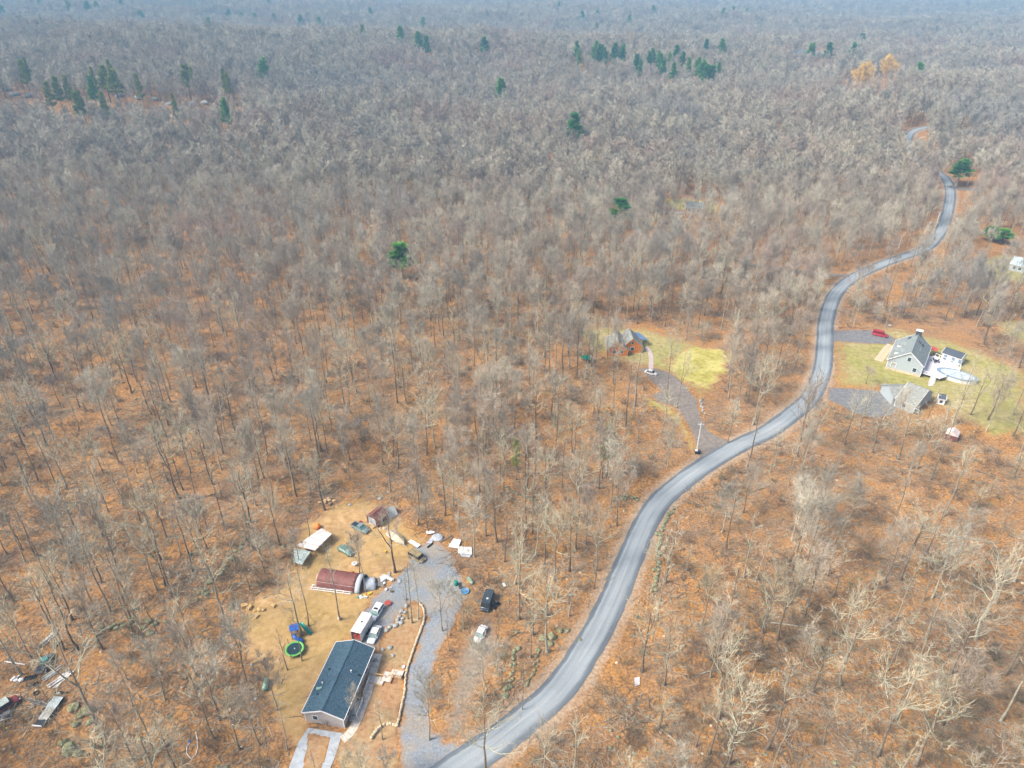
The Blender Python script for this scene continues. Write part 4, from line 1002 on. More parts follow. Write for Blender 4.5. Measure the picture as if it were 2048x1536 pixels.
ch = part("chimney", MB().box((L - 1.0, 0, 7.6), (1.5, 1.9, 4.6)), m_brick, cape); part("chimney_cap", MB().box((L - 1.0, 0, 10.0), (1.8, 2.3, .2)), m_white, ch)
part("vent_pipe", MB().tube([(7.5, -2.2, 6.6), (7.5, -2.2, 7.9)], .13, 8), m_steel, cape)
cape.matrix_basis  # front path of pavers
pavers("front_path", [(1783, 690), (1774, 698), (1768, 706), (1762, 714), (1756, 722)], 1.5, m_tanstone, 2, .1, .1, step=1.4)
CLEAR.append((world_poly([(1752, 648), (1950, 648), (1965, 775), (1870, 840), (1765, 830)]), 0))
# deck
dk_px = [(1852, 712), (1871, 711), (1921, 734), (1918, 745), (1880, 757), (1841, 745)]
dq = [P(a, b_, 1.4) for a, b_ in dk_px]; cc = sum(dq, Vector()) / len(dq)
dk = thing("pool_deck", "broad white raised deck between the cape house and the oval pool", "deck", (cc.x, cc.y, float(hgt(cc.x, cc.y))), 0, lm="white pool deck")
dl = [Vector((p.x - cc.x, p.y - cc.y, 0)) for p in dq]
part("deck_floor", MB().prism([(p.x, p.y) for p in dl], 1.2, 1.4), m_deck, dk)
for i in (1, 2, 3, 4):
    a, b2 = dl[i], dl[(i + 1) % 6]
    part("handrail", MB().tube([a + Vector((0, 0, 2.4)), b2 + Vector((0, 0, 2.4))], .08, 5), m_white, dk)
    n = max(2, int((b2 - a).length / 1.3))
    for k in range(n): p = a.lerp(b2, k / n); part("rail_post", MB().box((p.x, p.y, 1.9), (.14, .14, 1.0)), m_white, dk)
for p in dl: part("leg", MB().box((p.x * .96, p.y * .96, .6), (.2, .2, 1.2)), m_oldwood2, dk)
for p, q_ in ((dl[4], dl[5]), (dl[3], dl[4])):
    part("painted_skirt_shadow", MB().slab([(p.x * .97, p.y * .97, 1.2), (q_.x * .97, q_.y * .97, 1.2), (q_.x * .97, q_.y * .97, .9), (p.x * .97, p.y * .97, .9)], .05), m_dark, dk)  # dark strip painting in the shade beneath the deck edge
a, b2 = P(1868, 751, 1.3), P(1861, 772, 0)
rp = thing("deck_ramp", "white stair ramp coming down from the pool deck to the grass", "stairs", (b2.x, b2.y, b2.z), 0)
a = a - rp.location
for k in range(8):
    p = Vector((0, 0, 0)).lerp(a, (k + .5) / 8); part("step", MB().box((p.x, p.y, p.z * 1.0 + .02), (1.9, .62, .1), .15), m_deck, rp)
for s in (-1, 1): part("handrail", MB().tube([(s * 1.0, 0, .9), (a.x + s * 1.0, a.y, a.z + .9)], .07, 5), m_white, rp)
sets = thing("patio_set", "dark patio table and chairs on the white deck", "patio set", P(1870, 724, 1.4), .3)
part("tabletop", MB().lathe([(.8, .7), (.8, .76)], k=16), m_dark, sets)
for k in range(5): a = k * 1.25; part("chair", MB().box((1.3 * math.cos(a), 1.3 * math.sin(a), .4), (.5, .5, .1), a).box((1.5 * math.cos(a), 1.5 * math.sin(a), .7), (.08, .5, .6), a), m_dark, sets)
# pool
pc, pe1, pe2 = P(1914, 751, 1.1), P(1873, 741, 1.1), P(1957, 763, 1.1)
plr = math.atan2(pe2.y - pe1.y, pe2.x - pe1.x); pl_len = (pe2 - pe1).length / 2
pool = thing("oval_pool", "oval above-ground pool with blue-grey rim and pale winter cover", "pool", (pc.x, pc.y, float(hgt(pc.x, pc.y))), plr, lm="oval pool")
part("pool_wall", MB().lathe([(1, 0), (1, 1.5)], k=40, sx=pl_len * .97, sy=3.5), m_offwhite, pool)
part("rim", MB().lathe([(.86, 1.5), (.84, 1.62), (1.03, 1.62), (1.04, 1.5)], k=40, sx=pl_len * .97, sy=3.6), m_poolrim, pool)
part("cover", MB().lathe([(.88, 1.5), (.88, 1.56), (.3, 1.52)], k=40, sx=pl_len * .97, sy=3.5), m_poolcover, pool)
rg = thing("red_grill_shelter", "small red roofed shelter in the corner of cape house and deck", "shelter", P(1864, 710), .95, lm="small red shelter")
part("roof", MB().slab([(-1.6, -1.3, 2.6), (1.6, -1.3, 2.6), (1.6, 1.3, 2.9), (-1.6, 1.3, 2.9)], .15), mat("red_roof", (.55, .10, .08), .5), rg)
for X in (-1.4, 1.4):
    for Y in (-1.1, 1.1): part("post", MB().box((X, Y, 1.25), (.12, .12, 2.5)), m_maroon_d, rg)
part("back_wall", MB().box((0, -1.15, 1.3), (2.7, .08, 2.2)), m_maroon_d, rg)
# pool house behind
ph, L, yl, yr, x0, x1 = gable("pool_house", "white outbuilding with dark roof and tall windows behind the pool deck", "outbuilding", P(1891, 696, 4), P(1931, 709, 4), 4.4, 2.6, 2.9, 2.6, 2.9, m_white, m_roofblack, lm="white pool house")
for a in (1.6, 4.3, 6.6): face_window(ph, 'r', a, 1.5, 1.1, 1.8, L, yl, yr, mg=m_poolrim)
face_window(ph, 'x0', 0, 1.6, 1.1, 1.5, L - x0, yl, yr).location.x = x0
# garage with two wings
g1, L, yl, yr, x0, x1 = gable("garage", "large grey-roofed garage with pale doors between cape house and asphalt apron", "garage", P(1777, 772, 5), P(1826, 772, 5), 5.4, 4.6, 3.1, 4.6, 3.1, m_siding_b, m_roofgrey2, lm="large garage", trim=m_greystone)
for a in (2.6, 6.2):
    f = face_window(g1, 'r', a, 1.3, 2.7, 2.3, L, yl, yr, mg=m_offwhite, name="garage_door"); part("handle", MB().box((a, -yr - .12, .8), (.3, .05, .08)), m_dark, f)
g2_, L, yl, yr, x0, x1 = gable("garage_wing", "taller grey-roofed garage wing with its slope facing the woods", "garage", P(1816, 766, 6.2), P(1858, 781, 6.2), 6.6, 6.0, 3.4, 7.2, 3.0, m_siding_b, m_roofgrey2, lm="garage wing", trim=m_offwhite)
for a in (3, 7): face_window(g2_, 'r', a, 1.6, 1.1, 1.1, L, yl, yr)
sh3, L, yl, yr, x0, x1 = gable("garden_shed", "small white shed with rounded dark roof beside the garage wing", "shed", P(1877, 789, 2.7), P(1893, 792, 2.7), 3.1, 1.9, 2.2, 1.9, 2.2, m_white, m_roofblack, lm="small white shed", oh=.2)
face_window(sh3, 'r', L / 2, 1.2, .9, .9, L, yl, yr)
cn = thing("canopy_tent", "small pinkish white canopy tent with dark red front in the trees", "tent", P(1902, 876), .9, lm="pinkish canopy tent")
part("canopy", MB().add([(-1.9, -1.7, 1.9), (1.9, -1.7, 1.9), (1.9, 1.7, 1.9), (-1.9, 1.7, 1.9), (-1.9, 0, 3.0), (1.9, 0, 3.0)], [(0, 1, 5, 4), (2, 3, 4, 5), (1, 2, 5), (3, 0, 4), (3, 2, 1, 0)]), m_pinkwhite, cn)
for X in (-1.8, 1.8):
    for Y in (-1.6, 1.6): part("leg", MB().box((X, Y, .95), (.08, .08, 1.9)), m_steel, cn)
part("side_cloth", MB().box((-1.85, 0, 1.0), (.05, 3.2, 1.7)), m_maroon, cn)
heap("patio_clutter", "dark chairs and pots in front of the pool house", 1893, 722, [m_dark, m_greystone, m_offwhite], 7, (3.0, 1.6), .8, seed=41)

# ------------------------------------------------------------------ log house property
lh, L, yl, yr, x0, x1 = gable("log_house", "orange log house with pointed front gable behind a big grey tree", "house", P(1266, 684, 4.9), P(1257, 662, 4.9), 6.3, 3.9, 2.9, 3.9, 2.9, m_cedar, m_roofgrey2, trim=m_wood, lm="orange log house")
face_window(lh, 'x0', -.1, 1.9, 1.2, 1.4, L - x0, yl, yr).location.x = x0
face_window(lh, 'x0', 0, 4.3, .8, .8, L - x0, yl, yr).location.x = x0
for a in (2.5, 6): face_window(lh, 'r', a, 1.6, 1.1, 1.1, L, yl, yr)
lw, L, yl, yr, x0, x1 = gable("log_wing", "second orange log gable wing standing left of the main log house", "house", P(1236, 690, 4.9), P(1232, 666, 4.9), 6.6, 4.2, 2.6, 4.2, 2.6, m_cedar, m_roofgrey2, trim=m_wood)
face_window(lw, 'x0', 1.2, 1.9, 1.2, 1.4, L - x0, yl, yr).location.x = x0; face_window(lw, 'x0', -1.6, 1.9, 1.0, 1.2, L - x0, yl, yr).location.x = x0
ca = thing("blue_carport", "blue metal-roofed porch attached at the log house's east side", "porch", P(1288, 692), rad(112), lm="blue porch roof")
part("roof", MB().slab([(-.6, -1.4, 2.5), (6.5, -1.4, 2.5), (6.5, 1.4, 3.3), (-.6, 1.4, 3.3)], .1), m_bluemetal, ca)
for X in np.arange(-.3, 6.6, .9): part("seam", MB().slab([(X, -1.4, 2.56), (X + .06, -1.4, 2.56), (X + .06, 1.4, 3.36), (X, 1.4, 3.36)], .08), m_bluemetal, ca)
for X in (-.4, 3, 6.3):
    for Y, h in ((-1.3, 2.4), (1.3, 3.15)): part("post", MB().box((X, Y, h / 2), (.14, .14, h)), m_wood, ca)
pavers("stone_path", [(1291, 694), (1298, 702), (1302, 714), (1302, 726), (1302, 738)], .9, mat("mauve_paver", (.50, .42, .40), .85, var=.2), 1, .12, .07, step=1.0)
gc = thing("green_canopy", "dark green pop-up canopy in the woods left of the log house", "canopy", P(1173, 724), .5, lm="dark green canopy")
part("cover", MB().add([(-1.7, -1.7, 2.0), (1.7, -1.7, 2.0), (1.7, 1.7, 2.0), (-1.7, 1.7, 2.0), (0, 0, 2.9)], [(0, 1, 4), (1, 2, 4), (2, 3, 4), (3, 0, 4), (3, 2, 1, 0)]), m_greenc, gc)
for X in (-1.6, 1.6):
    for Y in (-1.6, 1.6): part("leg", MB().box((X, Y, 1.0), (.07, .07, 2.0)), m_steel, gc)
CLEAR.append((world_poly([(1215, 655), (1300, 655), (1300, 705), (1225, 705)]), 0))

def utility_pole(label, b_, t, arm=True, m=m_pole, lm=None, trans=True):
    base = P(*b_); h = max(6, min(13, top_height(base, t[1])))
    r = thing("utility_pole", label, "utility pole", base, 0, group="utility poles along the road", lm=lm)
    part("pole", MB().tube([(0, 0, 0), (0, 0, h)], [.2, .13], 10), m, r)
    if arm: part("crossarm", MB().box((0, 0, h - .5), (1.8, .12, .14)), m, r)
    for s in (-.8, 0, .8): part("insulator", MB().lathe([(.07, h - .42), (.05, h - .2)], (s, 0, 0), k=8), m_offwhite, r)
    if trans: part("transformer", MB().tube([(.35, 0, h - 2.0), (.35, 0, h - 1.1)], .26, 10), m_steel, r)
    return r
utility_pole("grey utility pole standing where the side drive meets the road", (1393, 905), (1402, 846), m=m_offwhite, lm="side drive pole")
utility_pole("pale utility pole left of the road at its upper bend", (1636, 592), (1639, 556), lm="pole at the upper bend", trans=False)
utility_pole("utility pole beside the dark evergreen near the road's crest", (1934, 372), (1942, 332), m=m_offwhite)
utility_pole("small utility pole left of the upper road near the shaded stretch", (1796, 500), (1801, 470), m=m_offwhite, trans=False)
utility_pole("utility pole with dark box on the road's left side below the crest", (1866, 470), (1872, 412), m=m_offwhite)
for k, (px, py, lb) in enumerate(((1392, 907, "blue-lidded dark trash bin at the foot of the pole"), (1397, 908, "second dark trash bin right beside the blue-lidded one"))):
    bi = thing("trash_bin", lb, "trash bin", P(px, py), .2 * k)
    part("body", MB().box((0, 0, .55), (.65, .7, 1.1), taper=1.1), m_dark, bi); part("lid", MB().box((0, 0, 1.15), (.75, .8, .1)), m_white if k == 0 else m_dark, bi)
    for s in (-1, 1): part("wheel", MB().tube([(s * .3, -.35, .12), (s * .36, -.35, .12)], .12, 8), m_black, bi)

# houses further away
def far_house(label, a, b_, zr, w, ze, wallm, roofm, lm=None, name="distant_house"):
    r, L, yl, yr, x0, x1 = gable(name, label, "house", P(*a, zr), P(*b_, zr), zr, w, ze, w, ze, wallm, roofm, lm=lm)
    for t in (.25, .5, .75): face_window(r, 'r', L * t, ze * .55, 1.2, 1.3, L, yl, yr)
    return r
far_house("distant house with teal roof on the small hilltop lawn", (1374, 402), (1408, 404), 6, 4.5, 3.5, m_siding, mat("teal_roof", (.20, .30, .34), .7), lm="teal-roofed house")
far_house("light blue-roofed house cut off at the right edge above the small lawn", (2030, 512), (2075, 522), 6, 5, 3.4, m_siding_b, mat("pale_blue_roof", (.45, .58, .64), .5), lm="blue-roofed house at the edge")
far_house("dark red-roofed house in the trees above the evergreen bush", (2008, 374), (2034, 370), 5, 4, 3, m_oldwood2, m_maroon_d)
far_house("white farmhouse left of the first golden willow", (1680, 172), (1694, 174), 8, 6, 5, m_white, m_roofgrey)
far_house("long white building in the far woods left of the dark pine", (1580, 97), (1610, 98), 10, 8, 7, m_white, m_roofgrey, name="distant_barn")
far_house("white building between two dark pines in the far woods", (1626, 101), (1650, 101), 9, 8, 6, m_white, m_offwhite, name="distant_barn")
far_house("white house glimpsed below the golden willows' right side", (1842, 205), (1856, 207), 7, 5, 4.5, m_white, m_siding)
heap("rock_pile", "grey rocks in front of the hilltop lawn", 1346, 428, [m_greystone, m_tarp], 8, (6, 3), 2.0, seed=51)

# ------------------------------------------------------------------ stones, walls in the woods, boulders, ledge
stone_run("old_stone_wall", "old mossy stone wall running along the right side of the road bend", [(1344, 1020), (1333, 1040), (1323, 1062), (1317, 1090), (1314, 1120), (1311, 1155), (1305, 1190)], 1, 1.05, m_moss, lm="right-hand mossy wall", step=.75, jitter=.35)
stone_run("old_stone_wall", "mossy stone wall ending at the road's left verge", [(1228, 1003), (1245, 997), (1262, 998), (1280, 1000)], 2, .9, m_moss, lm="left-hand mossy wall", step=.8, jitter=.3)
stone_run("old_stone_wall", "tumbled stone wall crossing the woods beyond the white sheets", [(1008, 974), (1028, 984), (1048, 994), (1062, 1004), (1084, 1014), (1096, 1026)], 1, .9, m_moss, lm="tumbled wall in the woods", step=.9, jitter=.45)
stone_run("old_stone_wall", "mossy stone wall fragment leading down towards the lower road", [(1028, 1300), (1026, 1320), (1025, 1345), (1022, 1368), (1014, 1384)], 1, .8, m_moss, lm="lower road wall fragment", step=.6, jitter=.25)
stone_run("old_stone_wall", "thin line of mossy stones right of the wall fragment", [(1078, 1300), (1073, 1320), (1068, 1345), (1058, 1362), (1048, 1380)], 1, .7, m_moss, step=.7, jitter=.2)
stone_run("stone_row", "row of small stones beside the log house drive", [(1400, 800), (1404, 812), (1407, 824), (1411, 834)], 1, .8, m_greystone, lm="side drive stone row", step=1.1, jitter=.2)
stone_run("old_stone_wall", "mossy stone wall along the wood's edge west of the dirt yard", [(395, 1200), (415, 1175), (440, 1150), (465, 1120), (480, 1095), (492, 1070)], 1, 1.0, m_moss, lm="west yard mossy wall", step=.9, jitter=.6)
stone_run("old_stone_wall", "broad mossy stone ridge in the woods above the junk area", [(205, 1262), (225, 1255), (245, 1250), (268, 1247)], 2, 1.0, m_moss, lm="junk area stone ridge", step=.9, jitter=.5)
LM += [("yard's far corner", 740, 992), ("yard's west edge", 490, 1230), ("bottom left corner", 60, 1500), ("bottom right corner", 1960, 1490), ("right edge", 2030, 1150), ("left edge", 20, 1150),
       ("middle of the right woods", 1650, 1180), ("middle of the left woods", 300, 1020), ("lower right woods", 1500, 1400), ("drive's mouth", 850, 1500), ("far right woods", 1850, 1080)]

ORD = ["", "second ", "third ", "fourth ", "fifth ", "sixth ", "seventh ", "eighth ", "ninth ", "tenth ", "eleventh ", "twelfth ", "thirteenth ", "fourteenth ", "fifteenth ", "sixteenth ", "seventeenth ", "eighteenth ", "nineteenth ", "twentieth "]
def auto_labels(items):
    """items: (object, description, px, py); labels each by its rank from the landmark next to it"""
    groups = {}
    for it in items:
        o, d, px, py = it
        best = min(LM, key=lambda l: (l[1] - px) ** 2 + (l[2] - py) ** 2)
        dx, dy = px - best[1], py - best[2]
        side = ("right of" if dx > 0 else "left of") if abs(dx) > abs(dy) else ("in front of" if dy > 0 else "beyond")
        groups.setdefault((d, best[0], side), []).append((math.hypot(dx, dy), o))
    for (d, lm, side), v in groups.items():
        v.sort(key=lambda t: t[0])
        for k, (_, o) in enumerate(v):
            o["label"] = f"{d}, {ORD[k]}closest one {side} the {lm}" if k < 20 else f"{d} far {side} the {lm}"

boulder_me = [MB().blob((0, 0, .25), (1, .8, .62), RNG, .22, 2).mesh("boulder", m_moss) for _ in range(4)]
boulder_me2 = [MB().blob((0, 0, .25), (1, .8, .6), RNG, .2, 2).mesh("boulder", m_greystone) for _ in range(3)]
items = []
for px, py, s, g in ((148, 1416, 1.5, 0), (163, 1432, 1.3, 0), (176, 1424, 1.8, 0), (152, 1450, 1.2, 0), (182, 1444, 1.3, 0), (140, 1500, 2.0, 0), (128, 1488, 1.3, 0), (156, 1508, 1.3, 0), (1086, 1277, 1.3, 0), (1104, 1275, 1.5, 0),
                     (1100, 1289, 1.1, 0), (1120, 1263, 1.0, 0), (1074, 1300, .8, 0), (1013, 1378, 1.0, 0), (1010, 1392, 1.1, 0), (1135, 1262, .9, 0), (298, 1244, 1.2, 0), (310, 1250, 1.1, 0), (286, 1256, 1.0, 0), (300, 1268, 1.2, 0),
                     (1796, 1070, .8, 1), (1833, 1233, .8, 0), (1820, 1243, .8, 0), (766, 1300, .7, 1), (780, 1296, .8, 1), (786, 1312, .7, 1), (1036, 1298, .9, 0), (504, 1330, .5, 1), (512, 1398, .5, 1),
                     (1780, 652, 1.2, 1), (466, 1292, .6, 1), (380, 1110, .8, 0), (760, 998, .8, 1), (700, 1010, .7, 1), (1140, 1190, .6, 1), (205, 1470, 1.2, 0), (345, 925, .9, 0), (1160, 1280, .7, 0)):
    o = thing("boulder", "", "boulder", P(px, py), RNG.uniform(0, 6), group="boulders in the woods")
    s *= .72
    o2 = obj("rock", RNG.choice(boulder_me2 if g else boulder_me), o); o.scale = (s, s * RNG.uniform(.8, 1.2), s * RNG.uniform(.8, 1.2))
    items.append((o, "pale grey boulder" if g else "mossy boulder", px, py))
auto_labels(items)
# rock ledge on the left hillside: separate outcrops
items = []
for px, py, s in ((30, 188, 5), (60, 190, 5), (120, 192, 5), (155, 186, 4), (205, 198, 5.5), (240, 190, 5), (275, 194, 5), (310, 196, 4), (340, 206, 4), (385, 206, 5), (410, 204, 5), (445, 208, 4), (470, 205, 4), (345, 232, 3), (15, 178, 5), (180, 203, 3), (260, 207, 3.2)):
    o = thing("rock_outcrop", "", "rock", P(px, py + 4), RNG.uniform(0, 3), group="outcrops of the hillside ledge"); obj("rock", RNG.choice(boulder_me2), o)
    o.scale = (s, s * .6, s * .75); items.append((o, "grey rock outcrop", px, py))
LM_save = LM; LM = [("ledge's left end", 0, 190), ("big pale ledge boulder", 205, 198), ("ledge's right end", 450, 205)]
auto_labels(items); LM = LM_save

# ------------------------------------------------------------------ bare trees
def orth(d, rng):
    r = rng.normal(size=d.shape); r -= (r * d).sum(-1, keepdims=True) * d
    return r / (np.linalg.norm(r, axis=-1, keepdims=True) + 1e-9)
def unit(v): return v / (np.linalg.norm(v, axis=-1, keepdims=True) + 1e-9)

class TB:
    def __init__(s): s.V = []; s.F = []; s.M = []; s.n = 0
    def add(s, V, F, mi):
        s.V.append(V); s.F.append(F + s.n); s.M.append(np.full(len(F), mi, np.int32)); s.n += len(V)
    def tubes(s, paths, radii, k, mi):
        """paths (m, n, 3), radii (m, n): triangulated open tubes"""
        m, n, _ = paths.shape
        d = np.gradient(paths, axis=1); d = unit(d)
        up = np.where(np.abs(d[..., 2:3]) > .9, np.array([1., 0, 0]), np.array([0, 0, 1.]))
        a = unit(np.cross(d, up)); b_ = np.cross(d, a)
        an = np.arange(k) * 2 * PI / k
        V = paths[:, :, None] + radii[:, :, None, None] * (a[:, :, None] * np.cos(an)[None, None, :, None] + b_[:, :, None] * np.sin(an)[None, None, :, None])
        I = np.arange(m * n * k).reshape(m, n, k)
        q0, q1 = I[:, :-1, :], I[:, 1:, :]
        r0, r1 = np.roll(q0, -1, 2), np.roll(q1, -1, 2)
        F = np.concatenate([np.stack([q0, r0, r1], -1).reshape(-1, 3), np.stack([q0, r1, q1], -1).reshape(-1, 3)])
        s.add(V.reshape(-1, 3), F, mi)
    def spikes(s, p, d, L, w, mi, rng, bend=.25):
        """tapering twigs: two triangles each, bent in the middle"""
        m = len(p); o = orth(d, rng)
        tip = p + d * L[:, None] + orth(d, rng) * (L * bend)[:, None] * .5 + np.array([0, 0, 1.]) * (L * .12)[:, None]
        mid = p + (tip - p) * .5 + orth(d, rng) * (L * bend * .25)[:, None]
        V = np.stack([p - o * w[:, None] / 2, p + o * w[:, None] / 2, mid + o * w[:, None] * .42, mid - o * w[:, None] * .42, tip], 1)
        I = np.arange(m * 5).reshape(m, 5)
        F = np.concatenate([I[:, [0, 1, 2]], I[:, [0, 2, 3]], I[:, [3, 2, 4]]])
        s.add(V.reshape(-1, 3), F, mi)
    def mesh(s, name, mats):
        me = np_mesh(name, np.concatenate(s.V), np.concatenate(s.F), None, smooth=False)
        for m in mats: me.materials.append(m)
        me.polygons.foreach_set("material_index", np.concatenate(s.M))
        return me

def branch_paths(p, d, L, n, rng, crook, lift):
    """grow m crooked paths of n points from p along d"""
    out = [p]; q = p.copy(); dd = d.copy(); st = (L / (n - 1))[:, None]
    for i in range(n - 1):
        q = q + dd * st; out.append(q)
        dd = unit(dd + orth(dd, rng) * crook * rng.uniform(.4, 1.2, (len(p), 1)) + np.array([0, 0, lift]))
    return np.stack(out, 1)

def at_path(paths, r, which, frac):
    n = paths.shape[1]; f = frac * (n - 1); i = np.minimum(f.astype(int), n - 2); t = (f - i)[:, None]
    a, b_ = paths[which, i], paths[which, i + 1]
    return a * (1 - t) + b_ * t, unit(b_ - a), r[which, i] * (1 - t[:, 0]) + r[which, i + 1] * t[:, 0]

def make_tree(seed, H, R, base, nl, n2, n3, n4, kind, tw=.045, crook=.3, fork=False):
    """returns (trunk TB, crown TB). kind 0 pale spreading, 1 fuzzy round, 2 slender"""
    rng = np.random.default_rng(seed)
    T, C_ = TB(), TB()
    n = 8
    r0 = H * .0090 * (1.25 if kind == 0 else 1.0)
    top = H * (.80 if kind != 2 else .95)
    heads = [np.zeros((1, 3))]
    z = np.linspace(0, 1, n)
    wobx = np.cumsum(rng.normal(0, H * .0055, n)); woby = np.cumsum(rng.normal(0, H * .0055, n)); wobx[0] = woby[0] = 0
    tp = np.stack([wobx, woby, z * top], -1)[None]
    tr = (r0 * (1 - .78 * z) * np.where(z < .05, 1.5, 1))[None]
    paths, rads = [tp], [tr]
    if fork:
        f0, dd0, rr0 = at_path(tp, tr, np.array([0]), np.array([.45]))
        a = rng.uniform(0, 2 * PI); dv = unit(np.array([[math.cos(a) * .35, math.sin(a) * .35, 1.]]))
        fp_ = branch_paths(f0, dv, np.array([top * .5]), n, rng, .12, .05)
        paths.append(fp_); rads.append((rr0[:, None] * (.85 - .6 * z[None])))
    TP, TR = np.concatenate(paths), np.concatenate(rads)
    T.tubes(TP, TR, 6, 0)
    # limbs
    k = nl
    which = np.arange(k) % len(TP)
    fr = base + (1 - base) * ((np.arange(k) + rng.uniform(0, .8, k)) / k)
    if len(TP) > 1: fr = np.where(which == 1, .25 + .75 * (fr - base) / (1 - base), fr)
    fr = np.clip(fr, .05, .99)
    p, d, r = at_path(TP, TR, which, fr)
    az = np.arange(k) * 2.4 + rng.uniform(0, 1, k)
    rel = (fr - base) / (1 - base)
    inc = np.radians({0: 66, 1: 52, 2: 58}[kind] - {0: 38, 1: 34, 2: 30}[kind] * rel + rng.normal(0, 7, k))
    dv = np.stack([np.cos(az) * np.sin(inc), np.sin(az) * np.sin(inc), np.cos(inc)], -1)
    L = R * {0: 1.15, 1: 1.12, 2: 1.0}[kind] * (1 - .35 * rel) * rng.uniform(.75, 1.15, k)
    LP = branch_paths(p, dv, L, 7, rng, crook, .12 if kind != 1 else .16)
    LR = np.minimum(r, r0 * .55)[:, None] * (1 - .8 * np.linspace(0, 1, 7))[None] * .75
    C_.tubes(LP, np.maximum(LR * (.8 if kind == 0 else .9), .018), 4, 0)
    # leader continues
    # second order
    m = k * n2
    which = np.repeat(np.arange(k), n2); fr2 = np.clip(np.tile(np.linspace(.22, 1.0, n2), k) + rng.uniform(-.06, .06, m), .1, 1)
    p, d, r = at_path(LP, LR, which, fr2)
    dv = unit(d + orth(d, rng) * rng.uniform(.5, .95, (m, 1)) + np.array([0, 0, .15]))
    L2 = L[which] * .5 * (1.1 - .45 * fr2) * rng.uniform(.6, 1.2, m)
    SP2 = branch_paths(p, dv, L2, 5, rng, crook * 1.1, .10)
    SR = np.minimum(np.maximum(r, .03), .09)[:, None] * (1 - .75 * np.linspace(0, 1, 5))[None] * .8
    C_.tubes(SP2, np.maximum(SR, .014), 3, 0)
    # twigs
    m3 = m * n3
    which = np.repeat(np.arange(m), n3); fr3 = rng.uniform(.15, 1.0, m3)
    p, d, r = at_path(SP2, SR, which, fr3)
    dv = unit(d + orth(d, rng) * rng.uniform(.5, 1.1, (m3, 1)) + np.array([0, 0, .2]))
    L3 = R * rng.uniform(.14, .30, m3)
    C_.spikes(p, dv, L3, np.full(m3, tw), 1, rng)
    if n4:
        m4 = m3 * n4
        w = np.repeat(np.arange(m3), n4); f4 = rng.uniform(.2, .95, m4)
        p4 = p[w] + dv[w] * (L3[w] * f4)[:, None]
        d4 = unit(dv[w] + orth(dv[w], rng) * rng.uniform(.5, 1.0, (m4, 1)) + np.array([0, 0, .15]))
        C_.spikes(p4, d4, L3[w] * rng.uniform(.35, .7, m4), np.full(m4, tw * .55), 1, rng)
    return T, C_

# prototypes at 20 m height: (trunk mesh, crown mesh, joined mesh)
PROTO = []
def proto(seed, kind, **kw):
    T, C_ = make_tree(seed, 20.0, kind=kind, **kw)
    lm_, tw_ = (m_limb, m_twig) if kind == 0 else ((m_limb2, m_twig2) if kind == 1 else (m_limb2 if seed % 2 else m_limb, m_twig2 if seed % 2 else m_twig))
    tm = T.mesh("trunk", [m_bark]); cm = C_.mesh("crown", [lm_, tw_])
    J = TB(); J.V = T.V + [v for v in C_.V]; J.n = 0
    J = TB()
    for v, f, m_ in zip(T.V, T.F, T.M): J.V.append(v); J.F.append(f); J.M.append(m_)
    for v, f, m_ in zip(C_.V, C_.F, C_.M): J.V.append(v); J.F.append(f + T.n); J.M.append(m_ + 1)
    PROTO.append((tm, cm, J.mesh("bare_tree_whole", [m_bark, lm_, tw_]), kind))
for sdd in range(6):
    proto(100 + sdd, 0, R=4.8, base=.38 + .03 * sdd, nl=11 + sdd % 3, n2=7, n3=4, n4=2, tw=.04, crook=.24, fork=sdd % 2 == 0)
for sdd in range(6):
    proto(200 + sdd, 1, R=5.6, base=.40, nl=13, n2=8, n3=7, n4=3, tw=.052, crook=.2, fork=sdd % 3 == 0)
for sdd in range(5):
    proto(300 + sdd, 2, R=2.9, base=.50, nl=9, n2=4, n3=4, n4=2, tw=.045, crook=.24)
N_NEAR = len(PROTO)
# light versions for the far woods: fewer, broader twigs
for sdd in range(3):
    proto(400 + sdd, 0, R=5.8, base=.42, nl=9, n2=6, n3=8, n4=0, tw=.10, crook=.28)
for sdd in range(5):
    proto(500 + sdd, 1, R=6.2, base=.42, nl=12, n2=7, n3=11, n4=0, tw=.10, crook=.2)
KIDX = {0: list(range(0, 6)), 1: list(range(6, 12)), 2: list(range(12, 17))}
FAR = {0: [17, 18, 19], 1: [20, 21, 22, 23, 24], 2: [20, 21]}

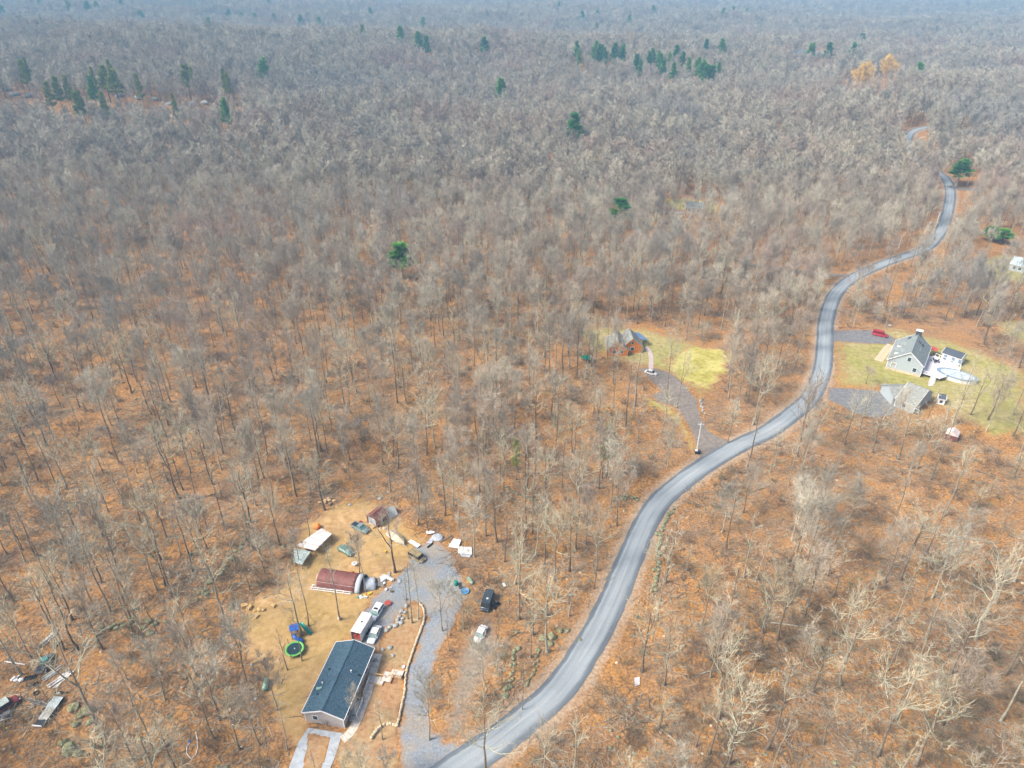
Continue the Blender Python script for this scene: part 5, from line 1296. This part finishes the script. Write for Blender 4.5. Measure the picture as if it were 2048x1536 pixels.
PINES = [(77, 15, 30, 0), (171, 15, 26, 0), (190, 17, 28, 0), (240, 17, 36, 0), (2, 22, 20, 0), (133, 12, 22, 1), (89, 177, 26, 1), (106, 167, 26, 1), (128, 164, 24, 1), (178, 167, 26, 0), (154, 195, 26, 1), (202, 150, 36, 1), (222, 170, 60, 1),
         (270, 159, 20, 1), (367, 150, 40, 1), (415, 44, 18, 0), (456, 31, 24, 0), (482, 36, 22, 0), (508, 37, 22, 0), (547, 36, 18, 1), (600, 41, 20, 0), (637, 48, 28, 0), (537, 10, 20, 0), (622, 3, 16, 0), (280, 31, 16, 0), (523, 130, 26, 0),
         (446, 212, 28, 0), (739, 27, 22, 0), (846, 49, 28, 0), (800, 64, 22, 0), (836, 74, 20, 0), (852, 81, 16, 0), (968, 88, 26, 0), (723, 59, 18, 1), (1001, 172, 28, 0), (1151, 250, 44, 0), (1165, 33, 20, 0), (1196, 31, 20, 0), (1193, 57, 24, 1),
         (1259, 45, 28, 0), (1307, 20, 18, 0), (1448, 29, 26, 0), (1495, 27, 20, 0), (1467, 21, 14, 0), (1227, 102, 22, 0), (1247, 94, 20, 0), (1274, 117, 24, 0), (1356, 102, 28, 0), (1368, 113, 24, 0), (1407, 140, 46, 0), (1415, 86, 20, 0), (1426, 145, 34, 0),
         (1446, 88, 18, 0), (1118, 8, 10, 0), (1626, 99, 24, 0), (1660, 104, 36, 0), (1727, 80, 24, 0), (1710, 95, 18, 0), (1842, 142, 32, 0), (800, 510, 46, 0), (1243, 418, 40, 0), (1929, 345, 50, 0), (1990, 466, 26, 0), (2012, 472, 26, 0)]
_r = random.Random(4)
for _ in range(26): PINES.append((_r.uniform(1140, 1440), 0, _r.uniform(16, 24), 0)); PINES[-1] = (PINES[-1][0], 95 + (PINES[-1][0] - 1140) * .13 + _r.uniform(-14, 12), PINES[-1][2], 0)
for _ in range(10): PINES.append((_r.uniform(20, 460), _r.uniform(120, 200), _r.uniform(16, 26), 1))
# hand placed trees: base px, top row, kind, crown width factor
HAND = [(1745, 905, 795, 0, .9), (1838, 885, 770, 2, 1.0), (1782, 880, 775, 1, .7), (1720, 860, 765, 0, .8), (1870, 900, 790, 0, .8), (1975, 840, 720, 0, .9), (2025, 830, 700, 2, .9), (1925, 800, 700, 2, .8), (605, 1270, 1128, 0, 1.0), (575, 1340, 1258, 2, .7), (604, 1322, 1215, 2, .7), (680, 1240, 1085, 2, .9), (617, 1252, 1085, 2, .6), (719, 1147, 1062, 1, .9), (732, 1184, 1080, 2, .7),
        (790, 1145, 1000, 0, 1.1), (824, 1246, 1120, 2, .75), (836, 1238, 1110, 2, .75), (816, 1238, 1140, 2, .7), (857, 1066, 985, 1, .9), (1095, 1304, 1140, 0, 1.15), (969, 1394, 1268, 1, .9), (970, 1545, 1378, 0, 1.1),
        (1284, 1344, 1190, 0, .9), (927, 1258, 1165, 0, .9), (899, 1302, 1215, 2, .8), (858, 1480, 1350, 1, .9), (885, 1262, 1150, 1, .8), (907, 1012, 862, 1, 1.1), (972, 1072, 925, 1, 1.0), (1054, 984, 836, 0, 1.0),
        (1093, 1052, 930, 2, 1.0), (1138, 1142, 990, 0, 1.1), (1194, 1142, 1005, 0, .9), (1138, 1232, 1110, 2, .8), (1188, 1178, 1080, 2, .7), (1458, 1528, 1330, 0, 1.0), (1433, 1442, 1250, 0, .9), (1402, 1251, 1120, 0, .9),
        (1555, 1280, 1120, 0, 1.0), (1525, 1266, 1105, 0, .9), (1679, 1370, 1175, 0, 1.15), (1532, 1499, 1310, 2, 1.1), (1753, 1511, 1310, 0, 1.1), (1328, 1370, 1235, 0, .9), (1603, 1163, 980, 1, .9), (1090, 1560, 1440, 0, 1.0),
        (360, 998, 832, 0, 1.0), (236, 803, 722, 0, 1.1), (315, 1181, 1018, 0, .7), (361, 1110, 1000, 2, .8), (331, 1172, 1030, 0, .7), (449, 1247, 1080, 0, 1.15), (98, 1247, 1130, 0, 1.0), (145, 1240, 1100, 0, .9),
        (193, 1449, 1212, 0, 1.1), (63, 1316, 1180, 2, .9), (267, 1276, 1150, 2, .7), (328, 1590, 1440, 0, 1.1), (235, 1600, 1450, 0, 1.1), (365, 1560, 1430, 0, .9), (1227, 769, 625, 1, 1.1), (1333, 794, 652, 0, .9),
        (1353, 815, 690, 0, .9), (1125, 762, 590, 1, 1.3), (1505, 850, 700, 0, 1.2), (1455, 885, 800, 0, .8), (1540, 945, 850, 0, .8), (1770, 655, 600, 2, .9), (1732, 768, 732, 1, 1.0), (1766, 780, 700, 2, .8),
        (1940, 830, 720, 0, .9), (1905, 850, 735, 0, 1.0), (1860, 960, 800, 2, 1.0), (1795, 920, 800, 0, 1.1), (1990, 760, 640, 2, .9), (1690, 890, 780, 0, 1.0), (1625, 880, 790, 0, .9), (1850, 1280, 1090, 2, 1.0),
        (1800, 1160, 1010, 0, 1.1), (1950, 1280, 1100, 0, 1.1), (1830, 1530, 1340, 0, 1.3), (1900, 1350, 1180, 0, 1.1), (2010, 1350, 1180, 2, 1.0), (620, 980, 908, 0, .8), (640, 1400, 1400 - 92, 2, .1), (716, 1446, 1370, 1, .45),
        (735, 1600, 1480, 0, .9), (700, 1610, 1500, 0, .9), (640, 1590, 1490, 2, .8), (765, 1480, 1405, 2, .9), (775, 1560, 1500, 1, .7), (1045, 1420, 1330, 2, .5), (520, 1490, 1370, 1, .8), (480, 1500, 1380, 0, .9), (575, 1500, 1400, 2, .9),
        (555, 1420, 1310, 1, .8), (440, 1440, 1300, 1, 1.0), (395, 1380, 1240, 1, .9), (330, 1400, 1280, 1, .9), (700, 960, 850, 2, .9), (620, 1075, 1000, 2, .8), (600, 1130, 1060, 1, .7), (560, 1090, 960, 0, .8), (530, 1150, 1040, 0, .8), (500, 1180, 1080, 2, .8)]
HAND = [h for h in HAND if not (h[0] == 640 and h[1] == 1400)]

cand = []   # x, y, z, height, xy scale, kind, rank bonus
for bx, by, ty, k, w in HAND:
    b0 = P(bx, by); h = min(max(top_height(b0, ty), 5), 30)
    cand.append((b0.x, b0.y, b0.z, h, (h / 20) ** .5 * w * 1.05, k, True))
HXY = np.array([(c[0], c[1]) for c in cand])

# random woodland
rngw = np.random.default_rng(42)
pts = []
Y = 55.0
while Y < 3600:
    s = 6.2 if Y < 120 else (6.6 if Y < 420 else (7.1 if Y < 950 else (9.5 if Y < 1900 else 13.0)))
    hw = .88 * Y + 48
    xs = np.arange(-hw, hw, s)
    pts.append(np.stack([xs + rngw.uniform(-.5, .5, len(xs)) * s, np.full(len(xs), Y) + rngw.uniform(-.5, .5, len(xs)) * s, np.full(len(xs), s)], -1))
    Y += s * .95
W_ = np.concatenate(pts)
x, y, sp = W_.T
# thin the wood a little where the photograph shows open floor
dens = .5 + .5 * np.sin(x * .021 + 1.7 * np.sin(y * .017)) * np.sin(y * .026 + 1.1)
near_r = (x > .1 * y) & (y < 210)
keep = rngw.random(len(x)) > np.where(y < 250, .14 + .24 * dens + .28 * near_r, np.where(y < 420, .06 + .10 * dens, .03))
for poly, marg in CLEAR:
    if len(poly) < 3: continue
    lo, hi = poly.min(0) - 4, poly.max(0) + 4
    m_ = (x > lo[0]) & (x < hi[0]) & (y > lo[1]) & (y < hi[1])
    if m_.any():
        d_ = poly_dist(poly, x[m_], y[m_]); k_ = keep[m_]; k_ &= d_ < -marg; keep[m_] = k_
# away from the hand placed ones
nearY = y < 420
dm = np.full(len(x), 99.); idx = np.where(nearY & keep)[0]
for hx, hy in HXY: dm[idx] = np.minimum(dm[idx], np.hypot(x[idx] - hx, y[idx] - hy))
keep &= dm > 3.5
for cx, cy, hp, _y in PINES:
    h_ = 29.0 if cy < 300 else (17.0 if hp > 45 or cy < 440 else 8.0)
    q0 = P(cx, cy - hp * .5, h_); L0 = math.hypot(q0.x, q0.y); tx0, ty0 = -q0.x / L0, -q0.y / L0
    rx, ry = x - q0.x, y - q0.y; al = rx * tx0 + ry * ty0; ac = np.abs(rx * ty0 - ry * tx0)
    keep &= ~((al > -4) & (al < 22) & (ac < 6))
# only what the hills leave in sight
x, y, sp = x[keep], y[keep], sp[keep]
z = hgt(x, y)
n_ = len(x)
ht = np.clip(rngw.normal(19.5, 3.0, n_), 11, 27) * np.where(sp > 9, 1.05, 1.0)
kk = rngw.random(n_)
pz = .5 + .5 * np.sin(x * .013 + 2) * np.sin(y * .011 + .5)
near_r_k = (x > .1 * y) & (y < 210)
kind = np.where(kk < .10 + .08 * (y < 420) + .10 * (y < 260) , 0, np.where(kk < np.where((y < 150) | near_r_k, .45, np.where(y < 260, .72, .92)), 1, 2))
small = (rngw.random(n_) < .22) & (y < 330)
ht = np.where(small, rngw.uniform(7, 12, n_), ht)
# keep crowns off what the clearings show
KEEP_OFF = [([(560, 1130), (600, 1060), (650, 1040), (740, 1000), (800, 1010), (860, 1080), (950, 1070), (950, 1120), (930, 1200), (1000, 1160), (1015, 1230), (985, 1310), (930, 1310), (870, 1330), (850, 1440), (740, 1500), (600, 1470), (560, 1420), (490, 1330), (480, 1230)], .97),
            ([(1640, 650), (1770, 650), (1830, 645), (1960, 690), (1960, 775), (1860, 790), (1780, 775), (1680, 775)], .95),
            ([(1650, 770), (1860, 770), (1900, 800), (1850, 830), (1750, 845), (1660, 815)], .7),
            ([(1240, 655), (1300, 655), (1330, 740), (1290, 740), (1235, 705)], .75), ([(1340, 690), (1470, 700), (1455, 750), (1400, 790), (1340, 750)], .6),
            ([(1375, 830), (1420, 830), (1480, 895), (1400, 930)], .8), ([(1803, 258), (1850, 252), (1845, 268), (1818, 290)], .9), ([(1885, 365), (1925, 370), (1915, 430), (1885, 430)], .95),
            ([(0, 1310), (150, 1240), (160, 1380), (130, 1470), (0, 1470)], .85), ([(1335, 398), (1440, 398), (1440, 425), (1335, 425)], .6), ([(1600, 90), (1660, 90), (1660, 106), (1590, 106)], .6), ([(1680, 150), (1790, 140), (1790, 172), (1680, 182)], .8),
            ([(1955, 455), (2040, 455), (2048, 520), (1960, 500)], .8), ([(0, 186), (150, 186), (330, 196), (480, 204), (480, 216), (330, 214), (200, 212), (0, 200)], .7),
            ([(1915, 320), (1945, 320), (1945, 375), (1915, 375)], .9), ([(1890, 850), (1925, 850), (1925, 890), (1890, 890)], .8)]
ux, uy, _ = proj(x, y, z + ht * .78)
mx, my, _ = proj(x, y, z + ht * .5)
ok = np.ones(n_, bool)
for poly, pr in KEEP_OFF:
    pa = np.array(poly, float)
    for qx, qy in ((ux, uy), (mx, my)):
        d_ = poly_dist(pa, qx, qy)
        ok &= ~((d_ > -8) & (rngw.random(n_) < pr))
rpx = np.array(ROADPX, float)
rp_ = spline(rpx, 12)
dr_ = np.full(n_, 999.)
sel = y < 500
for a, b_ in rp_:
    if b_ > 1700: continue
    dr_[sel] = np.minimum(dr_[sel], np.hypot(ux[sel] - a, uy[sel] - b_))
wroad = np.interp(uy, [400, 700, 1100, 1536], [13, 26, 45, 80])
ok &= ~((dr_ < wroad) & (rngw.random(n_) < np.where(y < 330, .86, .7)) & (y < 500))
ok &= ~((ht > 12) & small)
x, y, z, ht, kind, sp = x[ok], y[ok], z[ok], ht[ok], kind[ok], sp[ok]
sxy = np.sqrt(ht / 20) * rngw.uniform(.85, 1.15, len(x)) * np.where(sp > 12, 1.9, np.where(sp > 9, 1.5, np.where(sp > 7.0, 1.14, 1.0)))
ht = ht * np.where(sp > 12, 1.12, 1.0)

# the 300 that show largest become objects, the rest one woodland
bxp, byp, bd = proj(x, y, z); tx_, ty_, _ = proj(x, y, z + ht)
inview = (bxp > -40) & (bxp < 2090) & (ty_ < 1530) & (byp > 0)
size = np.where(inview, (byp - ty_) * np.where(inview, 1, 0), -1)
n_obj = 300 - len(cand)
order = np.argsort(-size)
near_i = order[:n_obj]
for i in near_i: cand.append((x[i], y[i], z[i], ht[i], sxy[i], int(kind[i]), False))
rest = np.ones(len(x), bool); rest[near_i] = False
x, y, z, ht, kind, sxy = x[rest], y[rest], z[rest], ht[rest], kind[rest], sxy[rest]

DESC = {0: "pale spreading bare tree", 1: "grey fine-twigged bare tree", 2: "slender straight bare tree"}
items = []
for k, (cx, cy, cz, h, w, kd, hand) in enumerate(cand):
    tm, cm, _, _ = PROTO[KIDX[kd][(k * 7 + 3) % len(KIDX[kd])]]
    r = obj("bare_tree", None, None, (cx, cy, cz - .1), RNG.uniform(0, 6.28))
    r.scale = (w, w, h / 20.0); r["category"] = "tree"; r["group"] = "bare trees of the near woods"
    obj("trunk", tm, r); obj("crown", cm, r)
    px, py, _ = proj(cx, cy, cz)
    items.append((r, "low " + DESC[kd].replace(" bare", "") if h < 12.5 else DESC[kd], px, py))
auto_labels(items)

# ---- geometry nodes scatter: points pick a mesh from an unlinked collection
def scatter(name, X, Y_, Z, ang, scl, idx, meshes, label=None):
    coll = bpy.data.collections.new(name + "_source")
    for i, me in enumerate(meshes):
        o = bpy.data.objects.new("%s_%02d" % (name, i), me); coll.objects.link(o)
    me = bpy.data.meshes.new(name)
    n = len(X); me.vertices.add(n)
    me.vertices.foreach_set("co", np.stack([X, Y_, Z], -1).astype(np.float32).ravel())
    a = me.attributes.new("ang", 'FLOAT', 'POINT'); a.data.foreach_set("value", ang.astype(np.float32))
    a = me.attributes.new("pick", 'INT', 'POINT'); a.data.foreach_set("value", idx.astype(np.int32))
    a = me.attributes.new("scl", 'FLOAT_VECTOR', 'POINT'); a.data.foreach_set("vector", scl.astype(np.float32).ravel())
    o = bpy.data.objects.new(name, me); COL.objects.link(o); o["kind"] = "stuff"
    ng = bpy.data.node_groups.new(name, 'GeometryNodeTree')
    ng.interface.new_socket("Geometry", in_out='INPUT', socket_type='NodeSocketGeometry')
    ng.interface.new_socket("Geometry", in_out='OUTPUT', socket_type='NodeSocketGeometry')
    gi, go = ng.nodes.new("NodeGroupInput"), ng.nodes.new("NodeGroupOutput")
    ci = ng.nodes.new("GeometryNodeCollectionInfo"); ci.inputs["Collection"].default_value = coll
    ci.inputs["Separate Children"].default_value = True; ci.inputs["Reset Children"].default_value = True
    ip = ng.nodes.new("GeometryNodeInstanceOnPoints"); ip.inputs["Pick Instance"].default_value = True
    def na(nm, t):
        q_ = ng.nodes.new("GeometryNodeInputNamedAttribute"); q_.data_type = t; q_.inputs["Name"].default_value = nm
        return [s for s in q_.outputs if s.enabled and s.name == "Attribute"][0]
    cb = ng.nodes.new("ShaderNodeCombineXYZ")
    L_ = ng.links
    L_.new(gi.outputs[0], ip.inputs["Points"]); L_.new(ci.outputs[0], ip.inputs["Instance"])
    L_.new(na("pick", 'INT'), ip.inputs["Instance Index"]); L_.new(na("ang", 'FLOAT'), cb.inputs[2])
    L_.new(cb.outputs[0], ip.inputs["Rotation"]); L_.new(na("scl", 'FLOAT_VECTOR'), ip.inputs["Scale"])
    L_.new(ip.outputs[0], go.inputs[0])
    mod = o.modifiers.new("scatter", 'NODES'); mod.node_group = ng
    return o

n = len(x)
far = y > 430
pick = np.zeros(n, int)
for kd in (0, 1, 2):
    m1 = (kind == kd) & ~far; pick[m1] = np.array(KIDX[kd])[rngw.integers(0, len(KIDX[kd]), m1.sum())]
    m2 = (kind == kd) & far; pick[m2] = np.array(FAR[kd])[rngw.integers(0, len(FAR[kd]), m2.sum())]
scl = np.stack([sxy, sxy, ht / 20.0], -1)
scatter("woodland", x, y, z - .1, rngw.uniform(0, 6.28, n), scl, pick, [p_[2] for p_ in PROTO])
print("woodland", n, "near", len(cand))

# undergrowth: low brush and saplings nobody could count
def brush(seed, n, h, r, tw):
    rng = np.random.default_rng(seed); B_ = TB()
    a = rng.uniform(0, 2 * PI, n); p = np.stack([np.cos(a), np.sin(a), np.zeros(n)], -1) * rng.uniform(0, r * .35, (n, 1))
    d = unit(np.stack([np.cos(a) * .6, np.sin(a) * .6, np.ones(n)], -1) + rng.normal(0, .3, (n, 3)))
    L = h * rng.uniform(.5, 1.1, n)
    BP = branch_paths(p, d, L, 4, rng, .2, .05)
    B_.tubes(BP, np.full((n, 4), tw * .5) * np.array([1, .8, .6, .3]), 3, 0)
    w = np.repeat(np.arange(n), 9); f = rng.uniform(.25, 1, len(w)); pp_, dd, _ = at_path(BP, np.ones((n, 4)), w, f)
    B_.spikes(pp_, unit(dd + orth(dd, rng) * .8), h * rng.uniform(.15, .35, len(w)), np.full(len(w), tw), 0, rng)
    return B_.mesh("brush", [m_brush])
bms = [brush(60 + i, 16, 2.0, 1.4, .035) for i in range(4)] + [brush(70 + i, 9, 3.6, .8, .04) for i in range(3)]
nb_ = 15000
by_ = rngw.uniform(60, 330, nb_ * 2); bx_ = rngw.uniform(-.9, .9, nb_ * 2) * (by_ + 35)
nz = np.sin(bx_ * .06 + 2 * np.sin(by_ * .045)) * np.sin(by_ * .07 + 1.3 * np.sin(bx_ * .05))
k_ = rngw.random(nb_ * 2) < .16 + .5 * np.clip(nz, 0, 1) ** 1.5
for poly, marg in CLEAR:
    if len(poly) < 3: continue
    k_ &= poly_dist(poly, bx_, by_) < -max(marg, .3)
bx_, by_ = bx_[k_], by_[k_]
m_n = len(bx_); sc_ = rngw.uniform(.5, 1.3, m_n)
scatter("undergrowth", bx_, by_, hgt(bx_, by_), rngw.uniform(0, 6.28, m_n), np.stack([sc_, sc_, sc_], -1), rngw.integers(0, 7, m_n), bms)
# leaf drifts, twigs and small stones on the forest floor
litter = []
rl_ = np.random.default_rng(77)
for i in range(3):
    B_ = TB(); n0 = 26
    p = np.stack([rl_.uniform(-3, 3, n0), rl_.uniform(-3, 3, n0), rl_.uniform(.03, .12, n0)], -1); a = rl_.uniform(0, 6.28, n0)
    d = np.stack([np.cos(a), np.sin(a), rl_.uniform(0, .12, n0)], -1)
    BP = branch_paths(p, d, rl_.uniform(.8, 3.2, n0), 4, rl_, .25, -.01); BP[..., 2] = np.maximum(BP[..., 2], .02)
    B_.tubes(BP, np.full((n0, 4), .05) * np.array([1, .8, .6, .3]), 3, 0)
    litter.append(B_.mesh("fallen_twigs", [m_limb2 if i else m_bark]))
litter.append(MB().blob((0, 0, .1), (.5, .4, .28), RNG, .25, 1).mesh("small_stone", m_moss)); litter.append(MB().blob((0, 0, .08), (.35, .3, .2), RNG, .25, 1).mesh("small_stone", m_tanstone))
nl_ = 7000
ly_ = rngw.uniform(60, 300, nl_); lx_ = rngw.uniform(-.9, .9, nl_) * (ly_ + 35); k_ = np.ones(nl_, bool)
for poly, marg in CLEAR:
    if len(poly) < 3: continue
    k_ &= poly_dist(poly, lx_, ly_) < -max(marg, .3)
lx_, ly_ = lx_[k_], ly_[k_]; m_n = len(lx_); sc_ = rngw.uniform(.5, 1.3, m_n)
scatter("forest_litter", lx_, ly_, hgt(lx_, ly_), rngw.uniform(0, 6.28, m_n), np.stack([sc_, sc_, sc_], -1), rngw.choice(5, m_n, p=[.27, .27, .27, .12, .07]), litter)

# fallen logs
items = []
log_me = []
for i in range(4):
    B_ = TB(); rl2 = np.random.default_rng(900 + i)
    BP = branch_paths(np.array([[-4.5, 0, .25]]), np.array([[1., 0, 0]]), np.array([9.0]), 7, rl2, .06, 0.0); BP[..., 2] = .22
    B_.tubes(BP, np.linspace(.26, .10, 7)[None], 7, 0)
    w = np.zeros(7, int); f = rl2.uniform(.5, 1, 7); pp_, dd, _ = at_path(BP, np.ones((1, 7)), w, f)
    dv = unit(dd + orth(dd, rl2) * .9); dv[:, 2] = np.abs(dv[:, 2]) * .4
    B2 = branch_paths(pp_, dv, rl2.uniform(1.2, 2.6, 7), 4, rl2, .25, 0); B2[..., 2] = np.maximum(B2[..., 2], .1)
    B_.tubes(B2, np.full((7, 4), .07) * np.array([1, .8, .5, .3]), 4, 0)
    log_me.append(B_.mesh("fallen_trunk", [m_limb2 if i < 2 else m_bark]))
for a, b_ in (((470, 1166), (528, 1173)), ((1540, 1246), (1632, 1256)), ((1578, 1278), (1634, 1264)), ((1025, 984), (1072, 1004)), ((1312, 1452), (1366, 1492)), ((360, 1010), (440, 985)), ((120, 1006), (190, 1006)), ((1880, 1070), (1990, 1085)),
              ((1760, 1265), (1795, 1235)), ((1900, 1480), (1960, 1512)), ((1515, 1160), (1545, 1163)), ((1830, 1310), (1860, 1325)), ((1640, 1320), (1690, 1300)), ((1740, 1180), (1775, 1172)), ((880, 1085), (905, 1072)), ((930, 790), (965, 793)),
              ((560, 960), (600, 945)), ((180, 1110), (130, 1125)), ((1035, 905), (1075, 920)), ((1400, 1350), (1440, 1335)), ((1950, 940), (2010, 965)), ((1500, 985), (1540, 972)), ((225, 1045), (300, 1062))):
    A, B = P(*a), P(*b_); c = (A + B) / 2; c.z = float(hgt(c.x, c.y))
    r = thing("fallen_log", "", "log", c, math.atan2(B.y - A.y, B.x - A.x), group="fallen trunks on the forest floor")
    obj("trunk", RNG.choice(log_me), r); s = (B - A).length / 9; r.scale = (s, max(.8, s * .9), max(.8, s * .8))
    r.rotation_euler.y = -math.atan2(B.z - A.z, (B - A).length)
    items.append((r, "fallen bare trunk", *proj(c.x, c.y, c.z)[:2]))
auto_labels(items)

# ------------------------------------------------------------------ pines and willows
def make_pine(seed, H=18.0, R=4.2, n=75, flat=False, sparse=1.0, wl=.5):
    rng = np.random.default_rng(seed); T, C_ = TB(), TB()
    z = np.linspace(0, 1, 7); tp = np.stack([np.cumsum(rng.normal(0, .08, 7)), np.cumsum(rng.normal(0, .08, 7)), z * H * .98], -1)[None]
    T.tubes(tp, (.28 * (1 - .85 * z))[None], 7, 0)
    fr = rng.uniform(.30, 1, n) ** .85; fr.sort()
    az = rng.uniform(0, 2 * PI, n); inc = np.radians(82 - 35 * fr + rng.normal(0, 6, n))
    L = R * (1.12 - fr) ** .75 * rng.uniform(.7, 1.1, n) * 1.05
    p, d, r = at_path(tp, np.ones((1, 7)), np.zeros(n, int), fr)
    dv = np.stack([np.cos(az) * np.sin(inc), np.sin(az) * np.sin(inc), np.cos(inc)], -1)
    BP = branch_paths(p, dv, L, 5, rng, .12, .06)
    C_.tubes(BP, np.full((n, 5), .07) * np.array([1, .8, .6, .4, .2]), 3, 1)
    m = int(n * 34 * sparse); w = rng.integers(0, n, m); f = rng.uniform(.35, 1, m)
    pp_, dd, _ = at_path(BP, np.ones((n, 5)), w, f)
    pp_ = pp_ + rng.normal(0, .22, (m, 3)) * np.array([1, 1, .5])
    # tufts of needles: leaf sized faces spread along each bough
    for _ in range(3):
        dv = unit(dd + rng.normal(0, .55, (m, 3)) * np.array([1, 1, .5]))
        C_.spikes(pp_, dv, rng.uniform(.45, .95, m) * wl * 2, rng.uniform(.12, .24, m), 0, rng, .2)
    return T, C_
pines = []
for sdd in range(4):
    T, C_ = make_pine(800 + sdd); pines.append((T.mesh("trunk", [m_bark]), C_.mesh("crown", [m_needle, m_bark])))
T, C_ = make_pine(820, sparse=.6); ypine = (T.mesh("trunk", [m_bark]), C_.mesh("crown", [m_needle2, m_bark]))
T, C_ = make_pine(830, H=18, R=2.2, n=70, sparse=.22, wl=.35); cedar = (T.mesh("trunk", [m_bark]), C_.mesh("crown", [m_needle2, m_bark]))
LM_save = LM
items = []
for k, (cx, cy, hp, yl_) in enumerate(PINES):
    h = 29.0 if cy < 300 else (17.0 if hp > 45 or cy < 440 else 8.0)
    b0 = P(cx, cy - hp * .5, h); b0.z = float(hgt(b0.x, b0.y)) - .1
    dep = proj(*b0)[2]
    w = hp / 2 / (FPX / dep) / 4.2 * 1.45
    r = obj("pine_tree", None, None, b0, RNG.uniform(0, 6.28)); r["category"] = "tree"; r["group"] = "evergreens standing among the bare woods"
    tm, cm = ypine if yl_ else pines[k % 4]
    obj("trunk", tm, r); obj("crown", cm, r)
    w = min(max(w * (1.55 if cy > 380 else 1.0) * (.78 if cx < 480 and 90 < cy < 230 else 1.0) * (.72 if 1130 < cx < 1445 and 60 < cy < 165 else 1.0), .42), 2.4); r.scale = (w, w, h / 18 * (.93 if 1130 < cx < 1445 and 60 < cy < 165 else 1.0))
    items.append((r, "yellowish pine tree" if yl_ else "dark green pine tree", cx, cy))
LM = LM_save + [("golden willows", 1740, 160), ("rock ledge", 200, 195), ("top left corner", 60, 0), ("grove of dark pines", 1407, 150), ("top edge's middle", 1020, 0), ("far top right woods", 1900, 20), ("left half's top edge", 540, 0)]
auto_labels(items); LM = LM_save
for (bx, by, ty, w, lb) in ((1212, 952, 852, 1.5, "sparse green cedar among trunks left of the road's middle"), (1032, 960, 880, .9, "faint yellow-green cedar half hidden by bare trees")):
    b0 = P(bx, by); h = top_height(b0, ty); r = obj("cedar_tree", None, None, b0, 1.0); r["category"] = "tree"; r["label"] = lb
    obj("trunk", cedar[0], r); obj("crown", cedar[1], r); r.scale = (w, w, h / 18)
def willow(seed):
    T, C_ = make_tree(seed, 20.0, R=10.5, base=.25, nl=16, n2=9, n3=12, n4=3, kind=1, tw=.22, crook=.2)
    return T.mesh("trunk", [m_bark]), C_.mesh("crown", [m_willow, m_willow])
wm = willow(950)
for cx, by, ty, lb in ((1716, 190, 148, "golden twigged willow beside the white farmhouse, lower of the two"), (1770, 172, 140, "golden twigged willow, further and right of its neighbour")):
    b0 = P(cx, by); h = min(30, max(26, top_height(b0, ty))); r = obj("willow_tree", None, None, b0, cx * 1.0); r["category"] = "tree"; r["label"] = lb
    obj("trunk", wm[0], r); obj("crown", wm[1], r); r.scale = (h / 20, h / 20, h / 20)

# ------------------------------------------------------------------ haze
HZ = 122.0
ZB = float(gz.min()) - 1.0
hb = MB().box((0, 2700, (HZ + ZB) / 2), (15600, 6800, HZ - ZB))
hm = bpy.data.materials.new("haze_air"); hm.use_nodes = True; nt = hm.node_tree
for nn in list(nt.nodes):
    if nn.type != 'OUTPUT_MATERIAL': nt.nodes.remove(nn)
pv = nt.nodes.new("ShaderNodeVolumePrincipled"); pv.inputs["Color"].default_value = (.33, .63, .93, 1); pv.inputs["Density"].default_value = .00036
nt.links.new(pv.outputs[0], [q_ for q_ in nt.nodes if q_.type == 'OUTPUT_MATERIAL'][0].inputs["Volume"])
ho = obj("haze", hb.mesh("haze", hm)); ho["kind"] = "stuff"
